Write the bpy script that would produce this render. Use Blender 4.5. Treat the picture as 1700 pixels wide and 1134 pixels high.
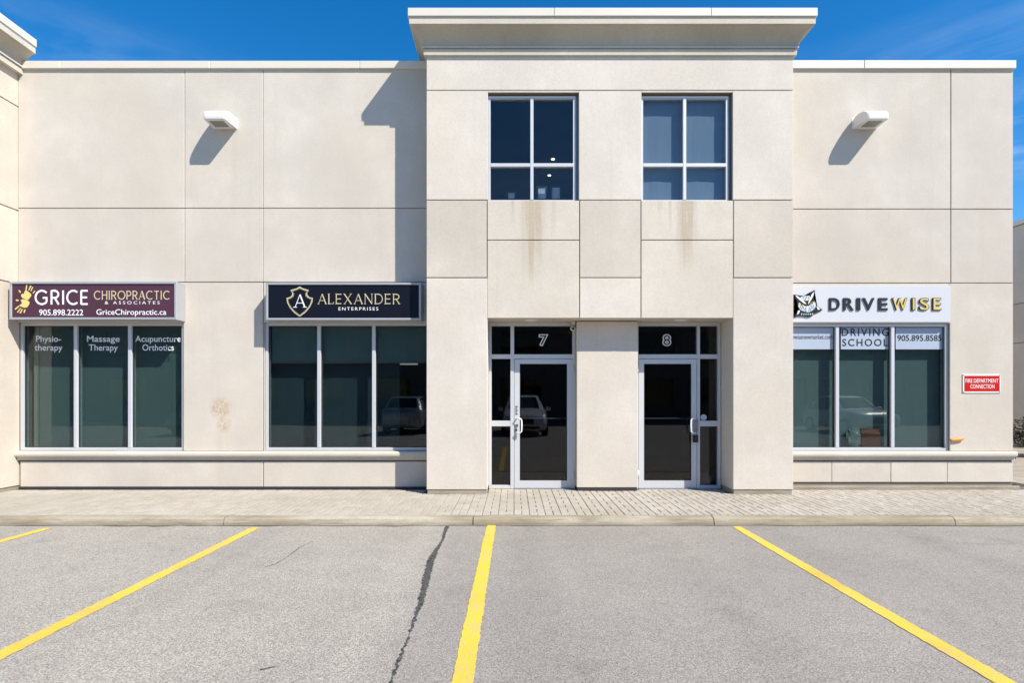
import bpy, bmesh, math, random
from mathutils import Vector, Matrix
random.seed(7)
R = math.radians
for o in list(bpy.data.objects): bpy.data.objects.remove(o)
scene = bpy.context.scene
C = scene.collection

# ------------------------------------------------------------------ camera
CX, CY, FPX = 853.0, 661.0, 905.0            # principal point and focal length measured on the photograph (1700 px wide)
EYE = 1.56
cam = bpy.data.cameras.new('camera'); cam.sensor_width = 36.0; cam.lens = FPX/1700*36
cam.shift_x = -(CX-850)/1700; cam.shift_y = (CY-567)/1700
cam.clip_start = 0.05; cam.clip_end = 3000
camo = bpy.data.objects.new('camera', cam); C.objects.link(camo)
camo.location = (0, 0, EYE); camo.rotation_euler = (R(90), 0, 0)
scene.camera = camo

# ------------------------------------------------------------------ light
SUN = Vector((1.25, -1.0, 1.70)).normalized()            # towards the sun
elev = math.asin(SUN.z); azim = math.atan2(SUN.x, SUN.y)
w = bpy.data.worlds.new('World'); scene.world = w; w.use_nodes = True
nt = w.node_tree; nt.nodes.clear()
sky = nt.nodes.new('ShaderNodeTexSky'); sky.sky_type = 'NISHITA'; sky.sun_disc = False
sky.sun_elevation = elev; sky.sun_rotation = azim
sky.air_density = 1.0; sky.dust_density = 0.25; sky.ozone_density = 3.0; sky.altitude = 200
hs = nt.nodes.new('ShaderNodeHueSaturation'); hs.inputs['Saturation'].default_value = 1.40
tc = nt.nodes.new('ShaderNodeTexCoord')
mp = nt.nodes.new('ShaderNodeMapping'); mp.inputs['Scale'].default_value = (1.4, 1.4, 7.0); mp.inputs['Location'].default_value = (0.6, 7.4, 2.2)
nz = nt.nodes.new('ShaderNodeTexNoise'); nz.inputs['Scale'].default_value = 1.7; nz.inputs['Detail'].default_value = 7; nz.inputs['Roughness'].default_value = .62; nz.inputs['Distortion'].default_value = .5
rp = nt.nodes.new('ShaderNodeValToRGB'); rp.color_ramp.elements[0].position = .44; rp.color_ramp.elements[1].position = .80
rp.color_ramp.elements[0].color = (0, 0, 0, 1); rp.color_ramp.elements[1].color = (.75, .75, .75, 1)
mx = nt.nodes.new('ShaderNodeMixRGB'); mx.inputs['Color2'].default_value = (6.5, 6.9, 7.4, 1)
bg = nt.nodes.new('ShaderNodeBackground'); bg.inputs['Strength'].default_value = 0.115
wo = nt.nodes.new('ShaderNodeOutputWorld')
L = nt.links.new
L(sky.outputs[0], hs.inputs['Color']); L(hs.outputs[0], mx.inputs['Color1'])
L(tc.outputs['Generated'], mp.inputs[0]); L(mp.outputs[0], nz.inputs['Vector']); L(nz.outputs['Fac'], rp.inputs[0])
se = nt.nodes.new('ShaderNodeSeparateXYZ'); L(tc.outputs['Generated'], se.inputs[0])
fd = nt.nodes.new('ShaderNodeMapRange'); fd.inputs[1].default_value = .50; fd.inputs[2].default_value = .22; L(se.outputs[2], fd.inputs[0])
fm_ = nt.nodes.new('ShaderNodeMath'); fm_.operation = 'MULTIPLY'; L(rp.outputs[0], fm_.inputs[0]); L(fd.outputs[0], fm_.inputs[1])      # thin cirrus only low in the sky, all round
L(fm_.outputs[0], mx.inputs['Fac']); L(mx.outputs[0], bg.inputs[0]); L(bg.outputs[0], wo.inputs[0])
sl = bpy.data.lights.new('sun', 'SUN'); sl.energy = 4.6; sl.angle = R(0.5); sl.color = (1.0, .938, .835)
so = bpy.data.objects.new('sun', sl); C.objects.link(so); so.location = (20, -16, 30)
so.rotation_euler = (-SUN).to_track_quat('-Z', 'Y').to_euler()
vs = scene.view_settings
vs.view_transform = 'Standard'; vs.look = 'None'; vs.gamma = 1; vs.use_curve_mapping = False
vs.exposure = 0.72
scene.cycles.max_bounces = 8; scene.cycles.transparent_max_bounces = 16

# ------------------------------------------------------------------ planes (metres from the camera) and photo measurements
KERB = 6.66; F = 8.32; M = 8.61; W = 8.79
WALK = 0.09
def X(px, d): return (px-CX)/FPX*d
def Z(py, d): return EYE + (CY-py)/FPX*d

# ------------------------------------------------------------------ materials
class NT:
    def __init__(s, name):
        s.m = bpy.data.materials.new(name); s.m.use_nodes = True
        s.t = s.m.node_tree; s.t.nodes.clear()
        s.out = s.t.nodes.new('ShaderNodeOutputMaterial')
    def n(s, typ, ins=None, **props):
        nd = s.t.nodes.new('ShaderNode'+typ)
        for k, v in props.items(): setattr(nd, k, v)
        for k, v in (ins or {}).items():
            sk = nd.inputs[k]
            if isinstance(v, bpy.types.NodeSocket): s.t.links.new(v, sk)
            elif isinstance(v, bpy.types.Node): s.t.links.new(v.outputs[0], sk)
            else:
                if isinstance(v, tuple) and len(v) == 3 and sk.type == 'RGBA': v = v+(1,)
                sk.default_value = v
        return nd
    def pos(s): return s.n('NewGeometry').outputs['Position']
    def noise(s, scale, detail=3, rough=.55, vec=None, dist=0):
        return s.n('TexNoise', {'Vector': vec or s.pos(), 'Scale': scale, 'Detail': detail, 'Roughness': rough, 'Distortion': dist}).outputs['Fac']
    def ramp(s, v, a, b, ca=(0,0,0), cb=(1,1,1)):
        r = s.n('ValToRGB', {0: v}); e = r.color_ramp.elements
        e[0].position = a; e[1].position = b; e[0].color = (*ca, 1); e[1].color = (*cb, 1)
        return r.outputs[0]
    def mix(s, f, a, b, mode='MIX'):
        return s.n('MixRGB', {'Fac': f, 'Color1': a, 'Color2': b}, blend_type=mode).outputs[0]
    def math(s, op, a, b=0.0, c=None):
        d = {0: a, 1: b}
        if c is not None: d[2] = c
        return s.n('Math', d, operation=op).outputs[0]
    def bump(s, h, strength=.3, dist=.01, normal=None):
        d = {'Height': h, 'Strength': strength, 'Distance': dist}
        if normal: d['Normal'] = normal
        return s.n('Bump', d).outputs[0]
    def bsdf(s, col, rough=.8, metal=0., normal=None, spec=.5, **kw):
        d = {'Base Color': col, 'Roughness': rough, 'Metallic': metal, 'Specular IOR Level': spec}
        if normal: d['Normal'] = normal
        d.update(kw)
        b = s.n('BsdfPrincipled', d)
        s.t.links.new(b.outputs[0], s.out.inputs[0]); return b

MATS = {}
def plain(name, col, rough=.6, metal=0., spec=.5, var=.0):
    t = NT(name)
    c = col+(1,)
    if var:
        nv = t.noise(3.0, 4)
        c = t.mix(nv, tuple(x*(1-var) for x in col), tuple(min(1, x*(1+var)) for x in col))
    t.bsdf(c, rough, metal, spec=spec)
    MATS[name] = t.m; return t.m

def stucco(name, base, streaks=(), blobs=(), blot=.13, rough_amt=.45):
    t = NT(name); p = t.pos()
    c0 = tuple(x for x in base)
    big = t.noise(.9, 5, .6, p)
    col = t.mix(t.ramp(big, .32, .72), tuple(x*(1-blot) for x in c0), tuple(min(.85, x*(1+blot*.55)) for x in c0))
    # per-panel tone
    oi = t.n('ObjectInfo').outputs['Random']
    tone = t.math('MULTIPLY_ADD', oi, .07, .965)
    # yellowed patches
    yel = t.ramp(t.noise(.55, 3, .5, t.n('Mapping', {0: p, 'Location': (5.1, 2, 3)})), .5, .78)
    col = t.mix(t.math('MULTIPLY', yel, .55), col, tuple(a*b for a, b in zip(c0, (.97, .88, .76))))
    # vertical run marks
    vm = t.n('Mapping', {0: p, 'Scale': (5.0, 5.0, .22)})
    run = t.ramp(t.noise(1.2, 5, .65, vm), .56, .80)
    col = t.mix(t.math('MULTIPLY', run, .38), col, tuple(a*b for a, b in zip(c0, (.76, .72, .66))))
    sm = t.ramp(t.noise(2.6, 6, .7, t.n('Mapping', {0: p, 'Location': (1.7, 9, 4.2)})), .66, .78)
    col = t.mix(t.math('MULTIPLY', sm, .42), col, tuple(a*b for a, b in zip(c0, (.70, .64, .57))))
    mot = t.ramp(t.noise(2.1, 7, .72, t.n('Mapping', {0: p, 'Location': (4.4, 1, 8.8)})), .34, .66)
    col = t.mix(t.math('MULTIPLY', mot, .7), col, tuple(a*b for a, b in zip(c0, (.885, .87, .855))))
    # dark grime specks
    sp = t.ramp(t.noise(9.0, 6, .75, p), .70, .80)
    col = t.mix(t.math('MULTIPLY', sp, .28), col, tuple(x*.55 for x in c0))
    sx = t.n('SeparateXYZ', {0: p})
    fm = t.n('Mapping', {0: p, 'Scale': (9.0, 9.0, .30)})
    for (cx, wd, ztop, zbot, amt, tint) in streaks:
        wob = t.math('MULTIPLY_ADD', t.noise(1.0, 4, .6, fm), .16, -.08)
        dx = t.math('ABSOLUTE', t.math('ADD', t.math('SUBTRACT', sx.outputs[0], cx), wob))
        f = t.n('MapRange', {0: dx, 1: wd, 2: 0.0, 3: 0.0, 4: 1.0}, interpolation_type='SMOOTHSTEP').outputs[0]
        zz = t.n('MapRange', {0: sx.outputs[2], 1: zbot, 2: ztop, 3: 0.0, 4: 1.0}).outputs[0]
        brk = t.ramp(t.noise(2.2, 6, .75, fm), .30, .75)
        f = t.math('MULTIPLY', t.math('MULTIPLY', f, zz), t.math('MULTIPLY', brk, amt))
        col = t.mix(t.math('MINIMUM', f, .6), col, tint)
    for (cx, cz, rx, rz_, amt, tint) in blobs:
        wn = t.math('MULTIPLY_ADD', t.noise(11.0, 5, .7, p), 1.4, -.7)
        ex = t.math('POWER', t.math('DIVIDE', t.math('SUBTRACT', sx.outputs[0], cx), rx), 2.0); ez = t.math('POWER', t.math('DIVIDE', t.math('SUBTRACT', sx.outputs[2], cz), rz_), 2.0)
        e = t.math('ADD', t.math('ADD', ex, ez), wn)
        f = t.n('MapRange', {0: e, 1: 1.0, 2: .1, 3: 0.0, 4: amt}).outputs[0]
        col = t.mix(t.math('MULTIPLY', f, t.ramp(t.noise(26, 4, .7, p), .35, .6)), col, tint)
    col = t.mix(1.0, col, t.n('CombineColor', {0: tone, 1: tone, 2: tone}).outputs[0], 'MULTIPLY')
    gr = t.ramp(t.noise(48, 5, .8, p), .33, .67, (.90, .90, .895), (1.07, 1.07, 1.065)); col = t.mix(1.0, col, gr, 'MULTIPLY')
    fine = t.noise(170, 3, .7, p); mid = t.noise(3.5, 3, .5, p)
    nm = t.bump(mid, .25, .006); nm = t.bump(fine, rough_amt, .003, nm)
    t.bsdf(col, .92, normal=nm, spec=.25)
    MATS[name] = t.m; return t.m

WALLC = (.60, .55, .483)
stucco('stucco_wall', WALLC)
stucco('stucco_tower', (.655, .603, .535))
stucco('stucco_grey', (.605, .55, .475), blot=.14, rough_amt=.6)
stucco('stucco_cornice', (.59, .545, .47))
stucco('stucco_cove', (.50, .445, .365), blot=.22)  # darker cornice stucco: brown grime, plus the overhang's shade put into the colour
stucco('stucco_side', (.60, .535, .46))
BR = (.40, .31, .205)
stucco('stucco_streaked', (.63, .575, .495), streaks=[
    (X(884, F), .22, Z(330, F), Z(490, F), 2.6, BR), (X(850, F), .05, Z(330, F), Z(380, F), .9, BR), (X(920, F), .06, Z(330, F), Z(400, F), .9, BR),
    (X(1140, F), .19, Z(330, F), Z(460, F), 2.6, BR), (X(1112, F), .05, Z(330, F), Z(390, F), 1.0, BR), (X(1095, F), .05, Z(330, F), Z(370, F), .7, BR)])
stucco('stucco_patch', WALLC, blobs=[(X(366, W), Z(678, W), .20, .20, .85, (.43, .32, .19)), (X(372, W), Z(705, W), .14, .16, .7, (.43, .32, .19))])
plain('joint', (.23, .195, .16), .95)
plain('flashing', (.66, .615, .53), .45, spec=.4, var=.04)
plain('aluminium', (.57, .585, .61), .45, .2, var=.04)
plain('aluminium_dark', (.26, .27, .28), .45, .5)
plain('sign_metal', (.40, .415, .44), .45, .25, var=.05)
plain('black_gasket', (.012, .012, .013), .5)
plain('dark_metal', (.05, .05, .055), .45, .3)
plain('white_paint', (.80, .79, .76), .4)
plain('lamp_white', (.72, .705, .68), .45)
plain('lamp_lens', (.36, .35, .32), .25)
plain('lettering_white', (.85, .85, .86), .5)
plain('lettering_black', (.012, .012, .014), .4)
plain('gold', (.56, .40, .13), .38, .35)
plain('gold_pale', (.78, .66, .38), .35, .3)
plain('yellow_face', (.72, .50, .09), .4)
plain('hand_yellow', (.74, .58, .20), .5)
plain('red_plate', (.52, .012, .008), .5, spec=.15)
plain('orange', (.80, .27, .035), .5)
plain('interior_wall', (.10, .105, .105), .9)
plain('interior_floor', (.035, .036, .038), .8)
plain('vinyl_band', (.36, .42, .52), .6)
plain('rubber', (.02, .02, .02), .8)
plain('owl_grey', (.52, .60, .66), .5)
plain('owl_white', (.82, .84, .84), .5)
plain('brass_lock', (.30, .30, .31), .35, .8)
plain('sticker', (.62, .60, .60), .6)

def sign_face(name, a, b, sc):
    t = NT(name); nv = t.noise(sc, 3)
    t.bsdf(t.mix(nv, a, b), .4, spec=.2); MATS[name] = t.m
sign_face('maroon_face', (.062, .024, .036), (.10, .042, .072), 1.6)
sign_face('navy_face', (.004, .005, .010), (.007, .009, .018), 1.0)
sign_face('white_face', (.55, .565, .60), (.59, .605, .64), .8)

def blind_mat(name, col):
    t = NT(name); p = t.pos()
    wv = t.n('TexNoise', {'Vector': t.n('Mapping', {0: p, 'Scale': (30, 30, 2)}), 'Scale': 1.0, 'Detail': 2}).outputs['Fac']
    big = t.noise(1.3, 3)
    c = t.mix(wv, tuple(x*.9 for x in col), tuple(x*1.08 for x in col))
    c = t.mix(t.math('MULTIPLY', big, .3), c, tuple(x*.75 for x in col))
    t.bsdf(c, .9, spec=.15); MATS[name] = t.m
blind_mat('blind_green', (.28, .325, .31))
blind_mat('blind_light', (.46, .50, .43))
blind_mat('blind_grey', (.36, .40, .40))
blind_mat('blind_blue', (.42, .46, .52))
blind_mat('blind_teal', (.085, .11, .13))

def glass(name, tint, ior=1.62, wav=.55):
    t = NT(name); p = t.pos()
    nm = t.bump(t.noise(.9, 1, .4, p), wav, .004)
    ge = t.n('NewGeometry')
    c = t.math('ABSOLUTE', t.n('VectorMath', {0: ge.outputs['Incoming'], 1: ge.outputs['Normal']}, operation='DOT_PRODUCT').outputs['Value'])
    f0 = ((ior-1)/(ior+1))**2
    fr = t.math('MULTIPLY_ADD', t.math('POWER', t.math('SUBTRACT', 1.0, c), 5.0), 1-f0, f0)
    tr = t.n('BsdfTransparent', {'Color': tint}); gl = t.n('BsdfGlossy', {'Color': (1, 1, 1), 'Roughness': .0, 'Normal': nm})
    ms = t.n('MixShader', {0: fr, 1: tr, 2: gl})
    t.t.links.new(ms.outputs[0], t.out.inputs[0]); MATS[name] = t.m
glass('glass_shop', (.61, .685, .685), 1.52)
glass('glass_door', (.46, .48, .50), 1.5)
glass('glass_upper', (.70, .76, .80), 1.46)
glass('glass_car', (.25, .28, .28))

def asphalt():
    t = NT('asphalt'); p = t.pos(); s = t.n('SeparateXYZ', {0: p})
    wob = t.math('MULTIPLY_ADD', t.noise(1.6, 3), .36, -.18)
    side = t.n('MapRange', {0: t.math('ADD', s.outputs[0], wob), 1: -.95, 2: -.62, 3: 0.0, 4: 1.0}).outputs[0]
    base = t.mix(side, (.37, .347, .305), (.31, .287, .258))
    big = t.noise(.45, 5, .62); base = t.mix(t.ramp(big, .3, .75), base, t.mix(1.0, base, (.80, .80, .82), 'MULTIPLY'))
    med = t.ramp(t.noise(3.2, 5, .7), .35, .75); base = t.mix(t.math('MULTIPLY', med, .35), base, t.mix(1.0, base, (.78, .775, .77), 'MULTIPLY'))
    # stones in the binder
    v = t.n('TexVoronoi', {'Vector': p, 'Scale': 135.0, 'Randomness': 1.0})
    hv = t.n('SeparateXYZ', {0: v.outputs['Color']}).outputs[0]
    stone = t.ramp(hv, .05, .95, (.42, .42, .44), (1.62, 1.60, 1.55))
    f1 = t.noise(95, 5, .8); grain = t.ramp(f1, .36, .66, (.52, .52, .53), (1.42, 1.41, 1.38))
    k = t.math('MULTIPLY_ADD', side, -.08, .60)
    col = t.mix(k, base, t.mix(1.0, base, stone, 'MULTIPLY'))
    col = t.mix(k, col, t.mix(1.0, col, grain, 'MULTIPLY'))
    # tyre paths along the bays, old drips where engines stand, a paler wash by the kerb
    ty = t.math('SINE', t.math('MULTIPLY', t.math('ADD', s.outputs[0], t.math('MULTIPLY', t.noise(.5, 2), .5)), 4.3))
    ty = t.math('MULTIPLY', t.ramp(ty, .35, .95), t.ramp(t.noise(.8, 4, .65), .35, .7))
    col = t.mix(t.math('MULTIPLY', ty, .36), col, t.mix(1.0, col, (.70, .70, .71), 'MULTIPLY'))
    dr_ = t.ramp(t.noise(1.25, 6, .68, t.n('Mapping', {0: p, 'Location': (11.3, 4.1, 0)})), .60, .72)
    col = t.mix(t.math('MULTIPLY', dr_, .5), col, t.mix(1.0, col, (.60, .60, .62), 'MULTIPLY'))
    # oil drips and dark pits
    pit = t.ramp(t.noise(16, 4, .75, t.n('Mapping', {0: p, 'Location': (3.3, 7.7, 0)})), .69, .74)
    col = t.mix(t.math('MULTIPLY', pit, .6), col, (.06, .06, .062))
    nm = t.bump(f1, .55, .010); nm = t.bump(v.outputs['Distance'], .35, .006, nm)
    t.bsdf(col, .9, normal=nm, spec=.3); MATS['asphalt'] = t.m
asphalt()
def tar():
    t = NT('tar'); n1 = t.noise(55, 4, .75)
    c = t.mix(t.ramp(t.noise(24, 5, .8), .42, .72), (.02, .021, .022), (.15, .147, .14))
    t.bsdf(c, .7, normal=t.bump(n1, .6, .01)); MATS['tar'] = t.m
tar()
def yellow():
    t = NT('yellow_paint'); n1 = t.noise(75, 5, .8); n2 = t.noise(2.2, 4, .6); n3 = t.noise(5.0, 5, .7)
    c = t.mix(t.ramp(n2, .3, .75), (.72, .50, .018), (.66, .43, .045))
    c = t.mix(t.math('MULTIPLY', t.ramp(n3, .45, .72), .35), c, (.62, .47, .17))
    wear = t.math('ADD', n1, t.math('MULTIPLY_ADD', n3, .34, -.17)); wear = t.ramp(wear, .52, .62); c = t.mix(t.math('MULTIPLY', wear, .75), c, (.36, .325, .24))
    st = t.ramp(t.noise(1.1, 4, .6, t.n('Mapping', {0: t.pos(), 'Location': (8, 1.2, 0)})), .56, .76); c = t.mix(t.math('MULTIPLY', st, .5), c, (.42, .25, .05))
    t.bsdf(c, .8, normal=t.bump(n1, .6, .01)); MATS['yellow_paint'] = t.m
yellow()
def concrete(name, col, dirt):
    t = NT(name); p = t.pos()
    n1 = t.noise(2.2, 6, .7); n2 = t.noise(45, 4, .7); n3 = t.noise(.7, 4, .6)
    c = t.mix(t.ramp(n1, .3, .75), col, tuple(x*.80 for x in col))
    c = t.mix(t.math('MULTIPLY', t.ramp(n3, .38, .60), .8), c, dirt)
    n4 = t.noise(1.0, 6, .75, t.n('Mapping', {0: p, 'Scale': (1.2, 6, 14), 'Location': (3, 0, 0)})); c = t.mix(t.math('MULTIPLY', t.ramp(n4, .46, .62), .7), c, tuple(x*.7 for x in dirt))
    c = t.mix(t.math('MULTIPLY', t.ramp(n2, .42, .7), .45), c, tuple(x*.55 for x in col))
    t.bsdf(c, .93, normal=t.bump(n2, .6, .008), spec=.25); MATS[name] = t.m
concrete('concrete_kerb', (.46, .415, .33), (.27, .225, .15))
concrete('concrete_footing', (.42, .375, .31), (.28, .24, .18))
concrete('grit', (.20, .165, .115), (.11, .09, .06))
concrete('bedding', (.20, .18, .15), (.15, .13, .10))
def paver():
    t = NT('paver')
    oi = t.n('ObjectInfo').outputs['Random']; isl = t.n('NewGeometry').outputs['Random Per Island']
    r = t.math('FRACT', t.math('ADD', oi, isl))
    c = t.mix(r, (.385, .35, .295), (.465, .428, .37))
    big = t.noise(.8, 4, .6); c = t.mix(t.math('MULTIPLY', t.ramp(big, .4, .7), .6), c, (.33, .285, .22))
    n2 = t.noise(60, 4, .75); c = t.mix(t.math('MULTIPLY', t.ramp(n2, .4, .68), .5), c, (.22, .195, .16))
    t.bsdf(c, .92, normal=t.bump(n2, .5, .006), spec=.25); MATS['paver'] = t.m
paver()
def leaf():
    t = NT('leaf'); isl = t.n('NewGeometry').outputs['Random Per Island']
    t.bsdf(t.mix(isl, (.035, .05, .02), (.11, .075, .035)), .7); MATS['leaf'] = t.m
leaf()
def paint(name, col, metal=0.):
    t = NT(name); t.bsdf(col+(1,), .32, metal, spec=.5, **{'Coat Weight': .8, 'Coat Roughness': .04}); MATS[name] = t.m
paint('car_white', (.74, .75, .76)); paint('car_silver', (.42, .44, .46), .5); paint('car_blue', (.03, .06, .13), .2); paint('car_red', (.28, .02, .02))
plain('car_lamp', (.75, .77, .8), .12); plain('car_tail', (.35, .01, .01), .2)
plain('facade_far', (.15, .13, .115), .9, var=.12); plain('roofing', (.20, .19, .18), .95, var=.1)
def emis(name, col, st):
    t = NT(name); e = t.n('Emission', {'Color': col, 'Strength': st}); t.t.links.new(e.outputs[0], t.out.inputs[0]); MATS[name] = t.m
emis('lit_panel', (.9, 1, .8), .3)
emis('lit_spot', (1, .93, .8), 2.5)

# ------------------------------------------------------------------ builders
WLOC = {}
def link(o, parent=None, local=False):
    C.objects.link(o)
    if parent is not None:
        o.parent = parent
        if not local: o.matrix_parent_inverse = Matrix.Translation(-WLOC.get(parent.name, Vector((0, 0, 0))))
    return o
def mesh(name, verts, faces, mat, parent=None, local=False, smooth=False, slots=None):
    me = bpy.data.meshes.new(name); me.from_pydata([tuple(v) for v in verts], [], faces); me.update()
    me.materials.append(MATS[mat])
    if smooth: me.shade_smooth()
    return link(bpy.data.objects.new(name, me), parent, local)
def bmobj(name, bm, mat, parent=None, local=False, smooth=False):
    me = bpy.data.meshes.new(name); bmesh.ops.recalc_face_normals(bm, faces=bm.faces); bm.to_mesh(me); bm.free()
    me.materials.append(MATS[mat])
    if smooth: me.shade_smooth()
    return link(bpy.data.objects.new(name, me), parent, local)
def thing(name, label, cat, loc=(0, 0, 0), group=None, rz=0.0):
    o = bpy.data.objects.new(name, None); C.objects.link(o); o.location = loc; o.rotation_euler = (0, 0, rz); o.empty_display_size = .2
    WLOC[o.name] = Vector(loc); tag(o, label, cat, group); return o
def tag(o, label, cat, group=None, kind=None):
    o['label'] = label; o['category'] = cat
    if group: o['group'] = group
    if kind: o['kind'] = kind
    return o
def addbox(bm, x0, x1, y0, y1, z0, z1):
    vs_ = [bm.verts.new(p) for p in ((x0,y0,z0),(x1,y0,z0),(x1,y1,z0),(x0,y1,z0),(x0,y0,z1),(x1,y0,z1),(x1,y1,z1),(x0,y1,z1))]
    fs = [bm.faces.new([vs_[i] for i in f]) for f in ((0,3,2,1),(4,5,6,7),(0,1,5,4),(1,2,6,5),(2,3,7,6),(3,0,4,7))]
    return vs_, fs
def box(name, x0, x1, y0, y1, z0, z1, mat, parent=None, bev=0.0, seg=1, local=False):
    bm = bmesh.new(); addbox(bm, x0, x1, y0, y1, z0, z1)
    if bev: bmesh.ops.bevel(bm, geom=list(bm.edges), offset=bev, segments=seg, affect='EDGES', profile=.5)
    return bmobj(name, bm, mat, parent, local)
def wallgrid(name, x0, x1, z0, z1, y0, y1, openings, mat, parent):
    xs = sorted({x0, x1, *[min(max(v, x0), x1) for o in openings for v in o[:2]]}); zs = sorted({z0, z1, *[min(max(v, z0), z1) for o in openings for v in o[2:]]})
    def solid(i, k):
        if i < 0 or k < 0 or i >= len(xs)-1 or k >= len(zs)-1: return False
        cx, cz = (xs[i]+xs[i+1])/2, (zs[k]+zs[k+1])/2
        return not any(a < cx < b and c < cz < d for a, b, c, d in openings)
    V, Fc = [], []
    def q(*p): n = len(V); V.extend(p); Fc.append((n, n+1, n+2, n+3))
    for i in range(len(xs)-1):
        for k in range(len(zs)-1):
            if not solid(i, k): continue
            a, b, c, d = xs[i], xs[i+1], zs[k], zs[k+1]
            q((a,y0,c),(b,y0,c),(b,y0,d),(a,y0,d)); q((b,y1,c),(a,y1,c),(a,y1,d),(b,y1,d))
            if not solid(i-1, k): q((a,y1,c),(a,y0,c),(a,y0,d),(a,y1,d))
            if not solid(i+1, k): q((b,y0,c),(b,y1,c),(b,y1,d),(b,y0,d))
            if not solid(i, k-1): q((a,y1,c),(b,y1,c),(b,y0,c),(a,y0,c))
            if not solid(i, k+1): q((a,y0,d),(b,y0,d),(b,y1,d),(a,y1,d))
    return mesh(name, V, Fc, mat, parent)
def prism_xz(name, pts, y0, y1, mat, parent, local=False):      # polygon in x,z given depth y0 (front) .. y1
    bm = bmesh.new(); a = [bm.verts.new((x, y0, z)) for x, z in pts]; b = [bm.verts.new((x, y1, z)) for x, z in pts]
    n = len(pts); f = bm.faces.new(a); g = bm.faces.new(b[::-1])
    for i in range(n): bm.faces.new((a[i], b[i], b[(i+1) % n], a[(i+1) % n]))
    bmesh.ops.triangulate(bm, faces=[f, g])
    return bmobj(name, bm, mat, parent, local)
def prism_yz(name, prof, x0, x1, mat, parent, smooth=False, local=False):   # profile (y,z) pulled along x
    bm = bmesh.new(); a = [bm.verts.new((x0, y, z)) for y, z in prof]; b = [bm.verts.new((x1, y, z)) for y, z in prof]
    n = len(prof); f = bm.faces.new(a); g = bm.faces.new(b[::-1])
    for i in range(n): bm.faces.new((a[i], b[i], b[(i+1) % n], a[(i+1) % n]))
    bmesh.ops.triangulate(bm, faces=[f, g])
    return bmobj(name, bm, mat, parent, local, smooth)
def tube(name, pts, r, mat, parent, seg=10, local=False):
    bm = bmesh.new(); rings = []
    pts = [Vector(p) for p in pts]
    for i, p in enumerate(pts):
        d = (pts[min(i+1, len(pts)-1)]-pts[max(i-1, 0)]).normalized()
        u = d.orthogonal().normalized() if abs(d.x) > .99 else d.cross(Vector((1, 0, 0))).normalized(); v = d.cross(u)
        rings.append([bm.verts.new(p+(u*math.cos(2*math.pi*k/seg)+v*math.sin(2*math.pi*k/seg))*r) for k in range(seg)])
    for a, b in zip(rings, rings[1:]):
        for k in range(seg): bm.faces.new((a[k], a[(k+1) % seg], b[(k+1) % seg], b[k]))
    bm.faces.new(rings[0][::-1]); bm.faces.new(rings[-1])
    return bmobj(name, bm, mat, parent, local, True)
def disc_y(name, cx, cz, r, y0, y1, mat, parent, seg=24):
    return prism_xz(name, [(cx+r*math.cos(2*math.pi*k/seg), cz+r*math.sin(2*math.pi*k/seg)) for k in range(seg)], y0, y1, mat, parent)

# lettering -----------------------------------------------------------------
def text_mesh(body, offset=0.0, extrude=0.0, spacing=1.0):
    cu = bpy.data.curves.new('t', 'FONT'); cu.body = body; cu.size = 1; cu.offset = offset; cu.extrude = extrude; cu.space_character = spacing; cu.resolution_u = 4
    ob = bpy.data.objects.new('t', cu); C.objects.link(ob)
    me = bpy.data.meshes.new_from_object(ob.evaluated_get(bpy.context.evaluated_depsgraph_get()))
    bpy.data.objects.remove(ob); return me
_cap = {}
def cap_height():
    if 'H' not in _cap:
        me = text_mesh('H'); ys = [v.co.y for v in me.vertices]; _cap['H'] = max(ys)-min(ys)
    return _cap['H']
def lettering(name, body, x0, x1, ztop, zbase, y, mat, parent, offset=0.0, depth=0.0, spacing=1.0):
    """flat print of body, cap tops at ztop, baseline at zbase, filling x0..x1 on the plane y"""
    me = text_mesh(body, offset, .5 if depth else 0, spacing); ch = cap_height()
    xs = [v.co.x for v in (text_mesh(body, 0, 0, spacing) if offset else me).vertices]; sx = (x1-x0)/(max(xs)-min(xs)); sz = (ztop-zbase)/ch; mn = min(xs)
    for v in me.vertices:
        a, b, c = v.co; v.co = (x0+(a-mn)*sx, y-(c+.5)*depth if depth else y, zbase+b*sz)
    me.materials.clear(); me.materials.append(MATS[mat]); me.name = name; me.update()
    return link(bpy.data.objects.new(name, me), parent)
def arc(cx, cy, rx, ry, a0, a1, n=14):
    return [(cx+rx*math.cos(R(a0+(a1-a0)*i/n)), cy+ry*math.sin(R(a0+(a1-a0)*i/n))) for i in range(n+1)]
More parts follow.
